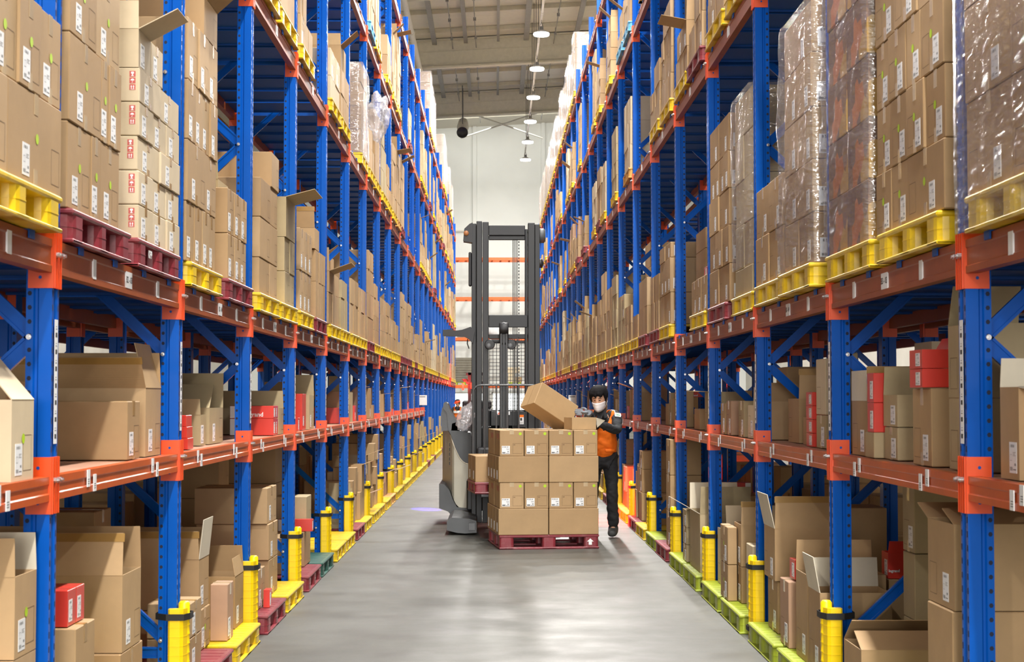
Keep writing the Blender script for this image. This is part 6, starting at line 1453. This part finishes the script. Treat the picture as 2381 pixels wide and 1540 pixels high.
for h, s in ((HR, 'r'), (HL, 'l')):
    k = dict(h); k['grow'] = 1.15; gm = hand_mesh(**k); child('glove', gm, M['glove'])
    w_ = Vector(h['wrist']); e_ = Vector(J['el_' + s]); d_ = (e_ - w_).normalized()
    cu = MB(); cu.tube(w_ + d_ * .05, w_ - d_ * .012, .036, .034, 14); child('glove_cuff', cu.mesh('glove_cuff', M['glove']))
hchild('hair', hair_mesh(M['hair']))
hchild('face_mask', patch('face_mask', [-.118 + .0099 * i for i in range(11)], [math.radians(-78 + 12 * i) for i in range(14)], lambda z, t, k: (lambda p: p + Vector((0, -.022 * max(0, 1 - abs(t) / 1.0) * (1 if z > -.10 else .6), .004 * math.sin(z * 300) * .3)))(head_pt(max(z, -.118), t, .006 + k + .0012 * math.sin(z * 420))), M['mask']))
for s in (-1, 1):
    lp = MB(); a = head_pt(-.01, s * 1.36, .006); b = head_pt(-.085, s * 1.36, .006); e = Vector((s * .083, .022, .008)); e2 = Vector((s * .08, .024, -.03))
    lp.path([a, e, e2, b], .0018, 5); hchild('mask_loop', lp.mesh('mask_loop', M['white']))
    ey = MB(); pts = [head_pt(.004 + dz, s * .36 + dt, .0015) for dt, dz in ((-.17, -.001), (-.08, .0035), (.05, .004), (.17, -.0005), (.06, -.0035), (-.07, -.0035))]
    ey.add(pts, [tuple(range(6))]); hchild('eye', ey.mesh('eye', M['hair']))
    br = MB(); pts = [head_pt(.026 + dz, s * .38 + dt, .003) for dt, dz in ((-.20, -.001), (0., .004), (.22, .000), (.20, -.004), (0, -.002), (-.20, -.006))]; br.add(pts, [tuple(range(6))]); hchild('eyebrow', br.mesh('eyebrow', M['hair']))
    li = MB(); pts = [head_pt(.010 + dz, s * .36 + dt, .0022) for dt, dz in ((-.17, -.002), (0, .003), (.17, -.001), (.17, -.003), (0, .001), (-.17, -.004))]; li.add(pts, [tuple(range(6))]); hchild('eyelid', li.mesh('eyelid', M['lipred']))
# badge on the sleeve, silver piping at the armhole, pocket and zip of the vest
sh, el = Vector(J['sh_l']), Vector(J['el_l']); ax = (el - sh).normalized(); nrm = Vector((.10, -.96, .25)); nrm = (nrm - ax * nrm.dot(ax)).normalized(); sd = ax.cross(nrm).normalized(); c = sh + ax * .085 + nrm * .068
b = MB(); R = Matrix((sd, -ax, nrm)).transposed().to_4x4(); R.translation = c
pr = [(-.034, -.034), (.034, -.034), (.040, .0), (.034, .034), (-.034, .034), (-.040, 0)]
b.prism(pr, 0, .004, 'z', 0, R); b.prism([(.028 * math.cos(t), .028 * math.sin(t)) for t in [PI * q / 8 for q in range(16)]], .004, .0048, 'z', 1, R); b.prism([(.019 * math.cos(t), .019 * math.sin(t)) for t in [PI * q / 8 for q in range(16)]], .0048, .0054, 'z', 0, R); b.prism([(.013 * math.cos(t), .013 * math.sin(t)) for t in [PI * q / 3 for q in range(6)]], .0054, .006, 'z', 1, R)
child('sleeve_badge', b.mesh('sleeve_badge', [M['mask'], M['badge']]))
b = MB(); b.cbox(1.30, 1.43, 19.62, 19.655, 1.02, 1.12, .008); 
pk = MB(); R = Matrix.Translation((1.375, 19.662, 1.06)) @ Matrix.Rotation(math.radians(20), 4, 'Z'); pk.cbox(-.060, .060, -.006, .012, -.03, .005, .008, mat=R); child('vest_pocket', pk.mesh('vest_pocket', M['vest']))
# --- the distant worker in the cap
J2 = dict(front=(-.2, -.98, 0), pelvis=(-1.38, 60, .86), waist=(-1.38, 59.98, 1.0), chest=(-1.375, 59.95, 1.20), neck=(-1.37, 59.9, 1.36), head=(-1.375, 59.86, 1.475),
    sh_l=(-1.20, 59.95, 1.30), el_l=(-1.16, 59.85, 1.06), wr_l=(-1.22, 59.66, .95), sh_r=(-1.55, 59.95, 1.30), el_r=(-1.59, 59.85, 1.06), wr_r=(-1.52, 59.66, .96),
    hip_l=(-1.29, 60, .82), kn_l=(-1.28, 59.95, .47), an_l=(-1.28, 60, .115), to_l=(-1.28, 59.85, .05), hip_r=(-1.47, 60, .82), kn_r=(-1.48, 59.95, .47), an_r=(-1.48, 60, .115), to_r=(-1.48, 59.85, .05))
H2 = [dict(wrist=J2['wr_l'], fwd=(-.3, -.9, 0), palm_n=(0, 0, -1), thumb_side=(-1, 0, 0)), dict(wrist=J2['wr_r'], fwd=(.3, -.9, 0), palm_n=(0, 0, -1), thumb_side=(1, 0, 0))]
root, child, hchild, HM = person('person', J2, 'distant worker in orange vest and cap standing far down the aisle', skin_vox=.012, head_rot=(math.radians(20), 0, math.radians(-25)), hands=H2, head_scale=1.05)
hchild('hair', hair_mesh(M['hair']))
ts = [-PI + 2 * PI * i / 24 for i in range(25)]
M['capred'] = mat('orange_red_cap', (.80, .07, .01), .5, .08)
hchild('cap', patch('cap', [.038 + .0085 * i for i in range(11)], ts, lambda z, t, k: head_pt(min(z, .1215), t, .024 + k) + Vector((0, 0, .012)), M['capred']))
pk = MB(); pk.prism([(-.075, -.10), (-.06, -.165), (0, -.185), (.06, -.165), (.075, -.10)], .052, .060); hchild('cap_peak', pk.mesh('cap_peak', M['capred']))
bd = MB(); bd.lathe([(.205, -.035), (.208, -.03), (.208, .03), (.205, .035)], (0, 0, 0), 28); me = bd.mesh('reflective_band', M['silver'])
for v in me.vertices: v.co = Vector((v.co.x * 1.0 - 1.377, v.co.y * .82 + 59.965, v.co.z * 1.3 + 1.16))
child('reflective_band', me)
# ---------------------------------------------------------------- light
def area(name, loc, rot, size, power, col=(1, 1, 1), shape='DISK', sy=None):
    l = bpy.data.lights.new(name, 'AREA'); l.shape = shape; l.size = size; l.energy = power; l.color = col
    if sy: l.size_y = sy
    o = bpy.data.objects.new(name, l); COL.objects.link(o); o.location = loc; o.rotation_euler = rot; return o
for y in LY:
    area('lamp_light', (LX, y, LZ - .08), (0, 0, 0), .42, 720, (1., .97, .92))
for x in (-7.5, 8.5):
    for y in range(-10, 80, 15): area('far_lamp_light', (x, y, LZ - .08), (0, 0, 0), .6, 900, (1., .97, .92))
def point(name, loc, power, col, r=.05):
    l = bpy.data.lights.new(name, 'POINT'); l.energy = power; l.color = col; l.shadow_soft_size = r; o = bpy.data.objects.new(name, l); COL.objects.link(o); o.location = loc; return o
def spot(name, loc, to, power, col, ang, blend=.5):
    l = bpy.data.lights.new(name, 'SPOT'); l.energy = power; l.color = col; l.spot_size = math.radians(ang); l.spot_blend = blend; l.shadow_soft_size = .02
    o = bpy.data.objects.new(name, l); COL.objects.link(o); o.location = loc; o.rotation_euler = (Vector(to) - Vector(loc)).to_track_quat('-Z', 'Y').to_euler(); return o
spot('red_lamp_light', (.80, 21.9, 1.10), (1.72, 22.3, .15), 1500, (1., .03, .015), 88, .8)
spot('blue_lamp_light', (-.48, 23.2, .95), (-1.02, 24.7, 0), 4200, (.08, .04, 1.), 13, .3)
point('red_lamp_light', (-1.25, 61.6, 2.2), 120, (1., .03, .015))
# unseen fill added behind the camera to brighten the camera-facing sides
area('rear_fill_light', (0, -26, 4.5), (PI / 2, 0, 0), 9., 5200, (1., .97, .93), 'RECTANGLE', 8.)
# fill light added under the roof to brighten the back wall
area('back_wall_fill', (0, 78.5, 15.1), (math.radians(38), 0, 0), 9., 230, (1., .99, .95), 'RECTANGLE', 1.6)
w = bpy.data.worlds.new('daylight'); SC.world = w; w.use_nodes = True
bg = w.node_tree.nodes['Background']; bg.inputs['Color'].default_value = (1., .96, .90, 1); bg.inputs['Strength'].default_value = 1.0
# ---------------------------------------------------------------- camera
cam = bpy.data.cameras.new('camera'); co = bpy.data.objects.new('camera', cam); COL.objects.link(co); SC.camera = co
cam.sensor_width = 36; cam.sensor_fit = 'HORIZONTAL'; cam.lens = 36 * F_PX / 2381; cam.clip_end = 300
co.location = (0, 0, EYE); co.rotation_euler = (PI / 2 + math.atan(155 / F_PX), 0, -math.atan(38.5 / F_PX))
cam.dof.use_dof = True; cam.dof.focus_distance = 17.5; cam.dof.aperture_fstop = 9.
vs_ = SC.view_settings; vs_.view_transform = 'Standard'; vs_.look = 'None'; vs_.exposure = .40; vs_.gamma = 1.; vs_.use_curve_mapping = False
SC.cycles.max_bounces = 7; SC.cycles.diffuse_bounces = 4; SC.cycles.glossy_bounces = 3; SC.cycles.transparent_max_bounces = 10; SC.cycles.transmission_bounces = 2
SC.cycles.caustics_reflective = False; SC.cycles.caustics_refractive = False; SC.cycles.sample_clamp_indirect = 6.
